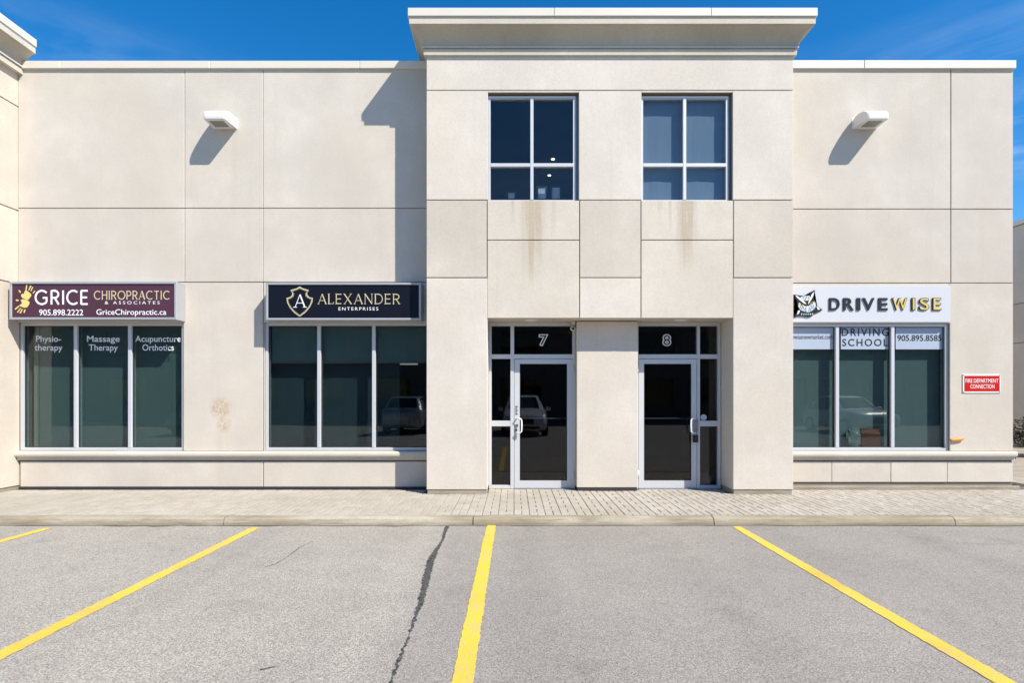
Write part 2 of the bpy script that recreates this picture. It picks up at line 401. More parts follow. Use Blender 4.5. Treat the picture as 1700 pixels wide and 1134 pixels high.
STROKES = {   # letter: (advance width, [(points, weight)]) on a unit-high cell
 'G': (.98, [(arc(.49, .5, .47, .48, 42, 318), 1), ([(.84, .18), (.84, .47), (.55, .47)], 1)]),
 'R': (.66, [([(.06, 0), (.06, 1)], 1), ([(.06, .97), (.30, .97)]+arc(.30, .72, .27, .25, 90, -90)+[(.06, .47)], 1), ([(.30, .47), (.60, 0)], 1)]),
 'I': (.20, [([(.10, 0), (.10, 1)], 1)]),
 'C': (.86, [(arc(.49, .5, .45, .48, 48, 312), 1)]),
 'E': (.60, [([(.06, 0), (.06, 1)], 1), ([(.06, .97), (.54, .97)], 1), ([(.06, .5), (.50, .5)], 1), ([(.06, .03), (.54, .03)], 1)]),
 'H': (.70, [([(.06, 0), (.06, 1)], 1), ([(.64, 0), (.64, 1)], 1), ([(.06, .52), (.64, .52)], 1)]),
 'O': (.98, [(arc(.49, .5, .45, .48, 90, 450, 24), 1)]),
 'P': (.62, [([(.06, 0), (.06, 1)], 1), ([(.06, .97), (.30, .97)]+arc(.30, .70, .26, .27, 90, -90)+[(.06, .43)], 1)]),
 'A': (.78, [([(.04, 0), (.39, 1)], .6), ([(.39, 1), (.74, 0)], 1.25), ([(.16, .33), (.62, .33)], .6)]),
 'T': (.66, [([(.33, 0), (.33, 1)], 1), ([(.03, .97), (.63, .97)], 1)]),
 'L': (.56, [([(.08, 0), (.08, 1)], 1.25), ([(.08, .02), (.52, .02)], .6), ([(.52, .02), (.54, .2)], .6)]),
 'X': (.76, [([(.06, 1), (.70, 0)], 1.25), ([(.68, 1), (.08, 0)], .6)]),
 'N': (.80, [([(.08, 0), (.08, 1)], .6), ([(.08, 1), (.72, 0)], 1.25), ([(.72, 0), (.72, 1)], .6)]),
 'D': (.80, [([(.08, 0), (.08, 1)], 1.25), ([(.08, .98), (.32, .98)]+arc(.32, .5, .42, .48, 90, -90)+[(.08, .02)], .9)]),
}
SERIF = {'A': [(.04, 0), (.74, 0)], 'L': [(.08, 0), (.08, 1)], 'E': [(.06, 0), (.06, 1)], 'X': [(.06, 1), (.68, 1), (.08, 0), (.70, 0)],
         'N': [(.08, 0), (.08, 1), (.72, 1)], 'D': [(.08, 0), (.08, 1)], 'R': [(.06, 0), (.06, 1), (.60, 0)], 'C': [], 'H': [(.06, 0), (.06, 1), (.64, 0), (.64, 1)],
         'I': [(.1, 0), (.1, 1)], 'P': [(.06, 0), (.06, 1)], 'T': [(.33, 0)], 'O': []}
def ribbon(V, Fc, pts, wdt, y):
    pts = [Vector((a, b)) for a, b in pts]; n = len(pts); b0 = len(V)
    for i, p in enumerate(pts):
        d1 = (pts[i]-pts[i-1]).normalized() if i else (pts[1]-pts[0]).normalized()
        d2 = (pts[i+1]-pts[i]).normalized() if i < n-1 else d1
        t = (d1+d2); t = t.normalized() if t.length > 1e-4 else d1
        nn = Vector((-t.y, t.x)); k = min(1.6, 1/max(.4, abs(nn.dot(Vector((-d1.y, d1.x))))))
        a = p+nn*wdt/2*k; b = p-nn*wdt/2*k
        V.append((a.x, y, a.y)); V.append((b.x, y, b.y))
    for i in range(n-1): Fc.append((b0+2*i, b0+2*i+1, b0+2*i+3, b0+2*i+2))
def strokes(name, word, x0, x1, ztop, zbase, y, wdt, mat, parent, gap=.14, serif=0.0):
    tot = sum(STROKES[c][0] for c in word)+gap*(len(word)-1); sx = (x1-x0)/tot; sz = ztop-zbase; cur = 0
    for c in word:
        adv, ss = STROKES[c]; V, Fc = [], []; k = 0
        for pts, wt in ss:
            ribbon(V, Fc, [(x0+(cur+a)*sx, zbase+b*sz) for a, b in pts], wdt*wt, y-.0004*(k % 7)); k += 1
        if serif:
            for a, b in SERIF[c]:
                ribbon(V, Fc, [(x0+(cur+a-serif)*sx, zbase+b*sz), (x0+(cur+a+serif)*sx, zbase+b*sz)], wdt*.6, y-.0004*(k % 7)); k += 1
        mesh(name, V, Fc, mat, parent); cur += adv+gap

# ================================================================== SETTING: ground
g = mesh('asphalt_ground', [(-400,-400,0),(400,-400,0),(400,KERB+.02,0),(-400,KERB+.02,0)], [(0,1,2,3)], 'asphalt'); g['kind'] = 'structure'
g2 = mesh('ground', [(-1500,-1500,-.03),(1500,-1500,-.03),(1500,1500,-.03),(-1500,1500,-.03)], [(0,1,2,3)], 'roofing'); g2['kind'] = 'structure'
def jag_strip(name, pts, mat, z, parent, jag=.0, step=.06):
    """pts: (x, y, width); a strip on the ground with uneven edges"""
    V, Fc = [], []; prev = None
    for (xa, ya, wa), (xb, yb, wb) in zip(pts, pts[1:]):
        n = max(1, int(math.hypot(xb-xa, yb-ya)/step))
        for i in range(n+(1 if (xb, yb) == pts[-1][:2] else 0)):
            t = i/n; x, y, wd = xa+(xb-xa)*t, ya+(yb-ya)*t, wa+(wb-wa)*t
            dx, dy = xb-xa, yb-ya; ln = math.hypot(dx, dy); nx, ny = -dy/ln, dx/ln
            j1, j2 = random.uniform(-jag, jag), random.uniform(-jag, jag)
            V.append((x+nx*(wd/2+j1), y+ny*(wd/2+j1), z)); V.append((x-nx*(wd/2+j2), y-ny*(wd/2+j2), z))
    for i in range(len(V)//2-1): Fc.append((2*i, 2*i+1, 2*i+3, 2*i+2))
    return mesh(name, V, Fc, mat, parent)
def gp(px, py):
    d = EYE*FPX/(py-CY); return (X(px, d), d)
for xk, y0, y1 in ((-5.57, .5, 6.52), (-3.10, .5, 6.54), (-.277, .5, 6.655), (2.69, .5, 6.60), (-8.2, .5, 6.5)):
    pl = jag_strip('parking_line', [(xk+.004, y0, .115), (xk-.006, (y0+y1)/2, .12), (xk, y1-.25, .112), (xk+.006, y1, .085 if xk > 2 else .105)], 'yellow_paint', .004, g, .005, .03)
cr = [(743, 874, 9), (738, 886, 6), (735, 897, 3), (724, 915, 8), (716, 930, 14), (711, 950, 14), (705, 975, 14), (699, 1000, 12), (692, 1020, 8), (683, 1045, 5), (676, 1065, 4), (663, 1095, 6), (652, 1125, 6), (640, 1160, 6)]
pts = [(*gp(a, b), c*gp(a, b)[1]/FPX*.82) for a, b, c in cr] + [(-.62, 1.6, .02), (-.66, .6, .02)]
jag_strip('crack_seal', pts, 'tar', .0045, g, .011, .018)
def crack(pts, wd):
    q = [(*gp(a, b), wd) for a, b in pts]; jag_strip('crack', q, 'tar', .0042, g, wd*.55, .02)
crack([(520, 900), (500, 908), (492, 914), (474, 928), (455, 938), (440, 942)], .006)
crack([(1500, 890), (1560, 900), (1640, 905), (1700, 903)], .004)
crack([(432, 1114), (446, 1110), (458, 1108)], .014)

# grit washed against the foot of the kerb
gx = [-12.0]; 
while gx[-1] < 11: gx.append(gx[-1]+random.uniform(.12, .3))
V, Fc = [], []
for i, x in enumerate(gx):
    wd = max(.004, random.gauss(.022, .012)*(1.6 if x < -1 or x > 3.2 else .8)); V += [(x, KERB-wd, .0035), (x, KERB+.015, .0035)]
for i in range(len(gx)-1): Fc.append((2*i, 2*i+2, 2*i+3, 2*i+1))
gd = mesh('kerb_grit', V, Fc, 'grit', g); gd['kind'] = 'stuff'
# pavement -------------------------------------------------------------------
walk = box('pavement', -30, 8.9, KERB+.10, W+.30, -.05, WALK-.012, 'bedding'); walk['kind'] = 'structure'
walk2 = box('side_ground', 8.9, 60, KERB+.10, 40, -.04, WALK-.03, 'concrete_footing'); walk2['kind'] = 'structure'
kerb = bpy.data.objects.new('kerb', None); C.objects.link(kerb); kerb['kind'] = 'structure'; WLOC['kerb'] = Vector((0, 0, 0))
kx = [-24.0, -15.6, -12.6, -9.6, -6.6, -3.55, X(786, 6.75), 2.45, 5.4, 8.4, 11.4, 14.4, 25]
kprof = [(KERB, -.05), (KERB+.006, .035), (KERB+.018, .070), (KERB+.035, .086), (KERB+.06, WALK+.004), (KERB+.15, WALK+.006), (KERB+.155, -.05)]
for a, b in zip(kx, kx[1:]):
    bm = bmesh.new(); n = 24; rings = []
    for i in range(n+1):
        t = i/n; x = a+.006+(b-a-.012)*t
        rings.append([bm.verts.new((x, y+random.uniform(-.003, .003), z+random.uniform(-.0025, .0025))) for y, z in kprof])
    for r1, r2 in zip(rings, rings[1:]):
        for k in range(len(kprof)-1): bm.faces.new((r1[k], r2[k], r2[k+1], r1[k+1]))
    bm.faces.new(rings[0][::-1]); bm.faces.new(rings[-1])
    bmobj('kerb_stone', bm, 'concrete_kerb', kerb, smooth=False)
# pavers: a strip is 0.2 m wide, two lengthwise then one across
def paver_verts(wd, dp, h=.024, c=.006):
    a, b = wd/2, dp/2
    return [(-a,-b,-h),(a,-b,-h),(a,b,-h),(-a,b,-h),(-a,-b,-c),(a,-b,-c),(a,b,-c),(-a,b,-c),(-a+c,-b+c,0),(a-c,-b+c,0),(a-c,b-c,0),(-a+c,b-c,0)]
PF = [(0,1,5,4),(1,2,6,5),(2,3,7,6),(3,0,4,7),(4,5,9,8),(5,6,10,9),(6,7,11,10),(7,4,8,11),(8,9,10,11)]
def pmesh(wd, dp):
    me = bpy.data.meshes.new('paver'); me.from_pydata(paver_verts(wd, dp), [], PF); me.materials.append(MATS['paver']); return me
G = .0055
PM = {'l': (.1-G, .2-G), 'c': (.2-G, .1-G), 's': (.1-G, .1-G)}
PME = {k: pmesh(*v) for k, v in PM.items()}
spots = []
y_start = KERB+.162
xx = -16.0
si = 0
while xx < 8.8:
    spots += [('s', xx+.05, y_start+.05), ('s', xx+.15, y_start+.05)]
    y = y_start+.10 - (.0 if si % 2 == 0 else .2)
    while y < W+.25:
        for kind, dx, dy in (('l', .05, .1), ('l', .15, .1), ('c', .1, .25)):
            yy = y+dy
            if yy-(.1 if kind == 'l' else .05) > y_start+.09: spots.append((kind, xx+dx, yy))
            elif kind == 'l' and yy+.1 > y_start+.11: spots.append(('s', xx+dx, yy+.05))
        y += .3
    xx += .2; si += 1
PIERS = [(-1.333, -.414, F), (3.345, 4.265, F), (.99, 1.96, M), (-30, -7.995, F)]
def hidden(x, y):
    if y > W-.02 and not (-.41 < x < 3.35): return True
    return any(a-.02 < x < b+.02 and y > f+.03 for a, b, f in PIERS)
spots = [s for s in spots if not hidden(s[1], s[2])]
spots.sort(key=lambda s: s[2]*1.0 + abs(s[1]-.4)*.55 + (0.2 if s[0] == 's' else 0))
for kind, x, y in spots[:300]:
    o = bpy.data.objects.new('paver', PME[kind]); link(o, walk)
    o.location = (x+random.uniform(-.0012, .0012), y+random.uniform(-.0012, .0012), WALK+random.uniform(-.003, .001)); o.rotation_euler = (random.uniform(-.008, .008), random.uniform(-.012, .012), random.uniform(-.01, .01))
V, Fc = [], []
for kind, x, y in spots[300:]:
    n = len(V); dz = random.uniform(-.003, .001); jx = random.uniform(-.001, .001); tl = random.uniform(-.012, .012)
    V += [(x+jx+a, y+b, WALK+dz+c+a*tl) for a, b, c in paver_verts(*PM[kind])]; Fc += [tuple(n+i for i in f) for f in PF]
po = mesh('paver_field', V, Fc, 'paver', walk); po['kind'] = 'stuff'

# ================================================================== BUILDING
B = thing('commercial_building', 'cream stucco two-storey commercial unit block with raised central entrance tower', 'building', (1.4, W, WALK))
ZB = WALK+.02
ZTW = Z(113, W-.03)                              # underside of parapet flashing on the side walls
w1 = (-7.988, X(304.5, W), Z(748.5, W), Z(535.5, W)); w2 = (X(438.5, W), -1.36, w1[2], w1[3]); w3 = (4.345, X(1577, W), w1[2], Z(537, W))
XR = X(1682, W)
lw = wallgrid('left_wall', -7.995, -1.30, ZB, ZTW+.05, W+.022, W+.27, [w1, w2], 'joint', B)
rw = wallgrid('right_wall', 4.24, XR-.004, ZB, ZTW+.05, W+.022, W+.27, [w3], 'joint', B)
J = .0065
def panel(parent, x0, x1, z0, z1, y, mat, jl=J, jr=J, jb=J, jt=J, th=.032):
    return box('wall_panel', x0+jl, x1-jr, y+random.uniform(-.0012, .0012), y+th, z0+jb, z1-jt, mat, parent, .005)
zA, zB, zC, zS = Z(345.5, W), Z(468.5, W), Z(749.5, W), Z(766, W)
xa, xb = X(306.5, W), X(437, W)
XL = -7.995
for (p, xs0, xs1) in ((lw, XL, xa), (lw, xa, xb), (lw, xb, -1.31)):
    jl_, jr_ = (.004 if xs0 == XL else (.003 if xs0 == xb else .005)), (.003 if xs1 == xb else .005)
    panel(p, xs0, xs1, zA, ZTW+.01, W, 'stucco_wall', jl=jl_, jr=jr_)
    panel(p, xs0, xs1, zB, zA, W, 'stucco_wall', jl=jl_, jr=jr_)
panel(lw, XL, xa, w1[3], zB, W, 'stucco_wall', jb=0)
panel(lw, w1[1], xb, zC, zB, W, 'stucco_patch', jl=.0, jt=J)
panel(lw, xb, -1.31, w2[3], zB, W, 'stucco_wall', jb=0)
box('wall_panel', xb+J, w2[0], W+.0006, W+.032, zC+J, w2[3]-.001, 'stucco_wall', lw, .002)
panel(lw, XL+.03, xb, ZB+.01, zS, W, 'stucco_wall'); panel(lw, xb, -1.31, ZB+.01, zS, W, 'stucco_wall')
xr1 = X(1578.5, W)
zA3, zB3 = Z(347, W), Z(470, W)
panel(rw, 4.2, xr1, zA3, ZTW+.01, W, 'stucco_wall'); panel(rw, xr1, XR, zA3, ZTW+.01, W, 'stucco_wall', jr=0)
panel(rw, 4.2, xr1, zB3, zA3, W, 'stucco_wall'); panel(rw, xr1, XR, zB3, zA3, W, 'stucco_wall', jr=0)
panel(rw, w3[1], XR, zC, zB3, W, 'stucco_wall', jl=0, jr=0); panel(rw, 4.2, w3[1], w3[3], zB3, W, 'stucco_wall', jb=0, jr=.001)
zpl = Z(801.5, W)
pj = [4.2, X(1381, W), X(1479, W), X(1573, W), XR]
for a, b in zip(pj, pj[1:]): panel(rw, a, b, zpl, zS, W, 'stucco_wall', jl=.0025, jr=.0025 if b < XR else 0)
# stepped footing
box('footing', 4.27, XR+.02, W-.035, W+.03, WALK-.03, Z(808, W-.035), 'concrete_footing', rw, .008)
box('footing', 4.28, XR+.05, W-.075, W-.030, WALK-.03, Z(813, W-.07)+.055, 'concrete_footing', rw, .01)
box('base_flashing', -7.98, -1.34, W-.006, W+.03, WALK-.02, ZB+.012, 'dark_metal', lw)
# sills
def sill(x0, x1, parent):
    zt, zb = Z(750.2, W-.07), Z(761.5, W-.07)
    pr = [(W+.05, zt+.004), (W-.045, zt)]
    for i in range(9):
        a = R(90-180*i/8); pr.append((W-.048-.024*math.cos(R(90-180*i/8-0)) , (zt+zb+.02)/2+(zt-zb-.02)/2*math.sin(a)))
    pr += [(W-.040, zb+.014), (W-.030, zb+.010), (W-.028, zb-.030), (W+.05, zb-.030)]
    return prism_yz('sill_band', pr, x0, x1, 'stucco_cornice', parent, False)
sill(-7.990, -1.335, lw)
sill(4.27, XR+.012, rw)
# parapet flashing
def flash(xs, y, zb, zt, parent):
    for i, (a, b) in enumerate(zip(xs, xs[1:])):
        box('parapet_flashing', a+.003, b-.003, y-.001*(i % 2), W+.30, zb, zt, 'flashing', parent, .006)
flash([-7.985, X(103, W), X(350, W), X(598, W), -1.335], W-.035, ZTW, Z(100, W-.035), lw)
flash([4.27, X(1433, W), XR+.025], W-.035, ZTW, Z(99, W-.035), rw)

# tower ----------------------------------------------------------------------
TX0, TX1 = -1.333, 4.265
zSof = Z(528, F)
zTopT = Z(91, F)
u1 = (X(810, F), X(961, F), Z(332, F), Z(152.5, F)); u2 = (X(1065, F), X(1216.5, F), Z(332, F), Z(152.5, F))
tw = wallgrid('tower_wall', TX0+.02, TX1-.02, zSof+.03, zTopT+.2, F+.022, F+.27, [u1, u2], 'joint', B)
c1, c2, c3, c4 = X(808.5, F), X(962, F), X(1064, F), X(1217.5, F)
r1, r2, r3, r4 = Z(149.5, F), Z(332, F), Z(398.5, F), Z(461, F)
panel(tw, TX0, TX1, r1, zTopT+.02, F, 'stucco_tower', jl=0, jr=0)
panel(tw, TX0, u1[0], r2, r1, F, 'stucco_tower', jl=0, jr=.0); panel(tw, u1[1], u2[0], r2, r1, F, 'stucco_tower', jl=0, jr=0); panel(tw, u2[1], TX1, r2, r1, F, 'stucco_tower', jl=0, jr=0)
box('wall_panel', u1[0]+.002, u1[1]-.002, F, F+.03, u1[3], r1-.008, 'stucco_tower', tw); box('wall_panel', u2[0]+.002, u2[1]-.002, F, F+.03, u2[3], r1-.008, 'stucco_tower', tw)
for a, b in ((TX0, c1), (c2, c3), (c4, TX1)): panel(tw, a, b, r4, r2, F, 'stucco_grey', jl=0 if a == TX0 else J, jr=0 if b == TX1 else J)
for a, b in ((c1, c2), (c3, c4)):
    panel(tw, a, b, r3, r2, F, 'stucco_streaked'); panel(tw, a, b, zSof, r3, F, 'stucco_streaked', jb=0)
panel(tw, c2, c3, zSof, r4, F, 'stucco_tower', jb=0)
# piers to the ground
for a, b in ((TX0, c1+.004), (c4-.004, TX1)):
    pr = box('pier', a, b, F, W+.24, ZB+.05, r4-.008, 'stucco_tower', B, .006)
    box('footing', a+.012, b-.012, F+.012, W+.2, WALK-.03, ZB+.056, 'concrete_footing', pr, .004)
mp_ = box('pier', X(957.5, M), X(1059, M), M, W+.24, ZB+.035, zSof-.012, 'stucco_tower', B, .006)
box('footing', X(957.5, M)+.012, X(1059, M)-.012, M+.012, W+.2, WALK-.03, ZB+.04, 'dark_metal', mp_, .004)
# soffit
sf = box('soffit', c1-.02, c4+.02, F+.033, W+.24, zSof+.001, zSof+.029, 'stucco_side', B)
for px in (882, 1130):
    cx_, cy_ = X(px, F+.2), F+.22
    bm = bmesh.new(); bmesh.ops.create_cone(bm, cap_ends=True, segments=24, radius1=.085, radius2=.10, depth=.012, matrix=Matrix.Translation((cx_, cy_, zSof-.007)))
    bmobj('soffit_light', bm, 'lamp_white', sf)
# tower flanks, back and top
for x0, x1 in ((TX0+.001, TX0+.2), (TX1-.2, TX1-.001)):
    box('tower_flank', x0, x1, F+.035, F+3.2, zSof+.05, zTopT+.12, 'stucco_side', B)
box('tower_roof', TX0+.01, TX1-.01, F+.05, F+3.2, zTopT+.35, zTopT+.40, 'roofing', B)
box('tower_back', TX0+.2, TX1-.2, F+3.0, F+3.19, ZTW, zTopT+.34, 'stucco_side', B)

def cornice(parent, x0, x1, yf, yb, profile, mat, name='cornice'):
    """profile of (projection, z) from bottom up, returned round both corners"""
    bm = bmesh.new(); rings = []
    for p, z in profile:
        rings.append([bm.verts.new(q) for q in ((x0-p, yb, z), (x0-p, yf-p, z), (x1+p, yf-p, z), (x1+p, yb, z))])
    for a, b in zip(rings, rings[1:]):
        for k in range(3): bm.faces.new((a[k], a[k+1], b[k+1], b[k]))
    t, bt = rings[-1], rings[0]
    bm.faces.new(t); bm.faces.new(bt[::-1])
    bm.faces.new([r[0] for r in rings]+[r[3] for r in rings][::-1])
    bmesh.ops.triangulate(bm, faces=[f for f in bm.faces if len(f.verts) > 4])
    return bmobj(name, bm, mat, parent)
def zc(py, p): return Z(py, F-p)
prof = [(.004, zc(93, 0)), (.036, zc(90.5, .036)), (.040, zc(81.5, .04)), (.026, zc(80, .03)), (.026, zc(79.4, .03)), (.058, zc(78.6, .058)), (.060, zc(76.2, .06)), (.046, zc(75, .05))]
pa, za, pb, zb_ = .046, zc(73.5, .05), .212, zc(40, .212)
for i in range(13):
    a = R(90*i/12); k = i/12; prof.append((pa+(pb-pa)*(.6*(1-math.cos(a))+.4*k), za+(zb_-za)*(.6*math.sin(a)+.4*k)))
prof += [(.220, zc(38.5, .22)), (.222, zc(27, .22)), (.20, zc(26, .22))]
def full_cornice(parent, x0, x1, yf, yb):
    o = cornice(parent, x0, x1, yf, yb, prof[:8], 'stucco_cornice')
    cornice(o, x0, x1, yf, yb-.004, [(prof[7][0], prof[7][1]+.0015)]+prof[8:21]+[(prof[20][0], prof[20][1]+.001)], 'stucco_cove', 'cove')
    cornice(o, x0, x1, yf, yb, [(prof[20][0]-.004, prof[20][1]+.002)]+prof[21:], 'stucco_cornice', 'crown_band'); return o
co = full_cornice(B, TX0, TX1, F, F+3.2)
zf0, zf1 = zc(25.5, .24), zc(12, .24)
def ring_flash(parent, x0, x1, yf, yb, p, xs):
    for i, (a, b) in enumerate(zip(xs, xs[1:])):
        e = .001*(i % 2)
        box('cornice_flashing', a+.003, b-.003, yf-p-e, yf-p+.02, zf0, zf1, 'flashing', parent, .004)
    box('cornice_flashing', x0-p, x0-p+.02, yf-p+.022, yb, zf0, zf1, 'flashing', parent, .004)
    box('cornice_flashing', x1+p-.02, x1+p, yf-p+.022, yb, zf0, zf1, 'flashing', parent, .004)
    box('cornice_cap', x0-p+.02, x1+p-.02, yf-p+.021, yb-.01, zf0-.03, zf1-.012, 'flashing', parent)
ring_flash(co, TX0, TX1, F, F+3.2, .242, [TX0-.242, X(920, F-.24), X(1181, F-.24), TX1+.242])

# neighbouring pier at the left edge
lp = bpy.data.objects.new('end_pier', None); link(lp, B); WLOC['end_pier'] = Vector((0, 0, 0)); lp.matrix_parent_inverse = Matrix.Translation(-WLOC[B.name])
zl = [ZB+.03, r4, r2, r1, zTopT+.02]
box('pier_core', -12.0, -8.017, F+.02, W+.26, WALK, zTopT+.1, 'joint', lp)
for a, b in zip(zl, zl[1:]): box('wall_panel', -12.02, -7.995, F, W+.02 if False else W+.27, a+.008, b-.008, 'stucco_side', lp, .005)
box('footing', -12, -8.01, F+.012, W+.2, WALK-.03, ZB+.034, 'concrete_footing', lp)
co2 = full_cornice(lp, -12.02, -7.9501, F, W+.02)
ring_flash(co2, -12.02, -7.9501, F, W+.02, .242, [-12.262, -7.9501+.242])

# closed shell: sides, back, roof, floors, partitions
box('side_wall', XR-.25, XR, W+.242, 21, WALK, ZTW+.04, 'stucco_side', B)
box('side_wall', -12, -11.8, W+.242, 21, WALK, ZTW+.04, 'stucco_side', B)
box('back_wall', -12, XR, 21, 21.2, WALK, ZTW+.04, 'stucco_side', B)
rf = wallgrid('roof_deck', -11.8, XR-.25, W+.275, 20.99, ZTW-.30, ZTW-.1, [], 'roofing', B)
rf.data.clear_geometry()
bm = bmesh.new(); addbox(bm, -11.79, XR-.255, W+.275, 20.99, ZTW-.30, ZTW-.1); bm.to_mesh(rf.data); bm.free()
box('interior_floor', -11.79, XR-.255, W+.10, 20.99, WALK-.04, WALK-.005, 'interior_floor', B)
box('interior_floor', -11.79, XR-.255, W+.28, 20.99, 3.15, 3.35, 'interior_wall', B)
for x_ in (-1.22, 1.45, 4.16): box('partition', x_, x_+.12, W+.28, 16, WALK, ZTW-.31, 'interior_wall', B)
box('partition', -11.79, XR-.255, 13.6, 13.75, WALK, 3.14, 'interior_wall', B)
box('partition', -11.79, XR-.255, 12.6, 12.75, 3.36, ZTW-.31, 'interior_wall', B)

# ------------------------------------------------------------------ windows
def pane(parent, x0, x1, z0, z1, y, mat='glass_shop', name='pane'):
    return box(name, x0-.008, x1+.008, y, y+.008, z0-.008, z1+.008, mat, parent)
def storefront(op, mull, yf, fr=.045, name='window'):
    x0, x1, z0, z1 = op; x0 += .002; x1 -= .002; z0 += .002; z1 -= .002
    bm = bmesh.new(); d = .10
    for b in ((x0, x0+fr, yf, yf+d, z0, z1), (x1-fr, x1, yf, yf+d, z0, z1), (x0+fr, x1-fr, yf, yf+d, z1-fr, z1), (x0+fr, x1-fr, yf, yf+d, z0, z0+fr)): addbox(bm, *b)
    wo_ = bmobj(name, bm, 'aluminium', B)
    for mx_ in mull: box('mullion', mx_-.028, mx_+.028, yf-.006, yf+d, z0+fr, z1-fr, 'aluminium', wo_, .004)
    xs = [x0+fr-.028]+list(mull)+[x1-fr+.028]
    for a, b in zip(xs, xs[1:]):
        p_ = (a+.028, b-.028, z0+fr, z1-fr); pane(wo_, *p_, yf+.05)
        bm = bmesh.new(); gk = .009
        for q in ((p_[0], p_[0]+gk, yf+.03, yf+.048, p_[2], p_[3]), (p_[1]-gk, p_[1], yf+.03, yf+.048, p_[2], p_[3]), (p_[0]+gk, p_[1]-gk, yf+.03, yf+.048, p_[3]-gk, p_[3]), (p_[0]+gk, p_[1]-gk, yf+.03, yf+.048, p_[2], p_[2]+gk)): addbox(bm, *q)
        bmobj('gasket', bm, 'black_gasket', wo_)
    return wo_
YF = W+.035; YG = YF+.05
def blind(parent, x0, x1, z0, z1, y, mat, bar=True):
    n = 14; V, Fc = [], []
    for i in range(n+1):
        t = i/n; dy = .004*math.sin(t*math.pi*2.3+x0)+random.uniform(-.0012, .0012)
        V += [(x0+(x1-x0)*t, y+dy, z0), (x0+(x1-x0)*t, y+dy*.3, z1), (x0+(x1-x0)*t, y+dy+.003, z0), (x0+(x1-x0)*t, y+dy*.3+.003, z1)]
    for i in range(n):
        a = 4*i; Fc += [(a, a+4, a+5, a+1), (a+2, a+3, a+7, a+6), (a, a+2, a+6, a+4)]
    o = mesh('roller_blind', V, Fc, mat, parent)
    if bar: box('blind_bar', x0, x1, y-.008, y+.012, z0-.022, z0+.002, 'aluminium_dark', parent)
    return o
W1 = storefront(w1, [X(125.5, YF), X(215.5, YF)], YF)
blind(W1, w1[0]+.10, X(66, W+.2), w1[2]-.05, w1[3]-.03, W+.175, 'blind_light', False)
blind(W1, X(66, W+.2)+.004, w1[1]+.15, w1[2]-.05, w1[3]-.03, W+.19, 'blind_green', False)
for (l1, l2, cx_, wa, wb) in (('Physio-', 'therapy', 80.5, 41, 46), ('Massage', 'Therapy', 171.5, 54, 48), ('Acupuncture', 'Orthotics', 262.5, 76, 52)):
    y_ = YG-.003
    for body, wd, yt, yb in ((l1, wa, 557.5, 567.5), (l2, wb, 572, 582)):
        lettering('window_lettering', body, X(cx_-wd/2, y_), X(cx_+wd/2, y_), Z(yt, y_), Z(yb, y_), y_, 'lettering_white', W1, .006)
W2 = storefront(w2, [X(529.5, YF), X(620.5, YF)], YF)
xs2 = [w2[0]+.05, X(529.5, W+.15), X(620.5, W+.15), w2[1]-.03]
for a, b in zip(xs2, xs2[1:]): blind(W2, a+.012, b-.012, Z(601, W+.15), w2[3]-.03, W+.15, 'blind_grey')
box('window_partition', w2[0]-.1, -1.9, W+.262+.02, W+.31, WALK, w2[3], 'blind_teal', W2)
box('ceiling_lamp', X(655, 11.4), X(688, 11.4), 11.0, 11.8, Z(604, 11.4), Z(604, 11.4)+.03, 'lit_panel', W2)
W3 = storefront(w3, [X(1390, YF), X(1482, YF)], YF)
blind(W3, w3[0]+.02, w3[1]-.03, w3[2]-.05, w3[3]-.03, W+.185, 'blind_grey', False)
for (a, b, t_, bt) in ((1296, 1384, 541, 580), (1396, 1476, 541, 580), (1487, 1566, 541, 580)):
    yv = YG-.0025
    box('vinyl_band', X(a, yv), X(b, yv), yv, yv+.001, Z(bt, yv), Z(t_, yv), 'vinyl_band', W3)
y_ = YG-.0045
lettering('window_lettering', 'drivewisenewmarket.com', X(1303, y_), X(1382, y_), Z(555.5, y_), Z(563, y_), y_, 'lettering_black', W3)
lettering('window_lettering', 'DRIVING', X(1397.5, y_), X(1475, y_), Z(545.5, y_), Z(557.5, y_), y_, 'lettering_black', W3, .012, 0, 1.25)
lettering('window_lettering', 'SCHOOL', X(1398.5, y_), X(1474, y_), Z(563, y_), Z(574.5, y_), y_, 'lettering_black', W3, .012, 0, 1.25)
lettering('window_lettering', '905.895.8585', X(1490, y_), X(1563, y_), Z(556.5, y_), Z(566, y_), y_, 'lettering_black', W3, .014)

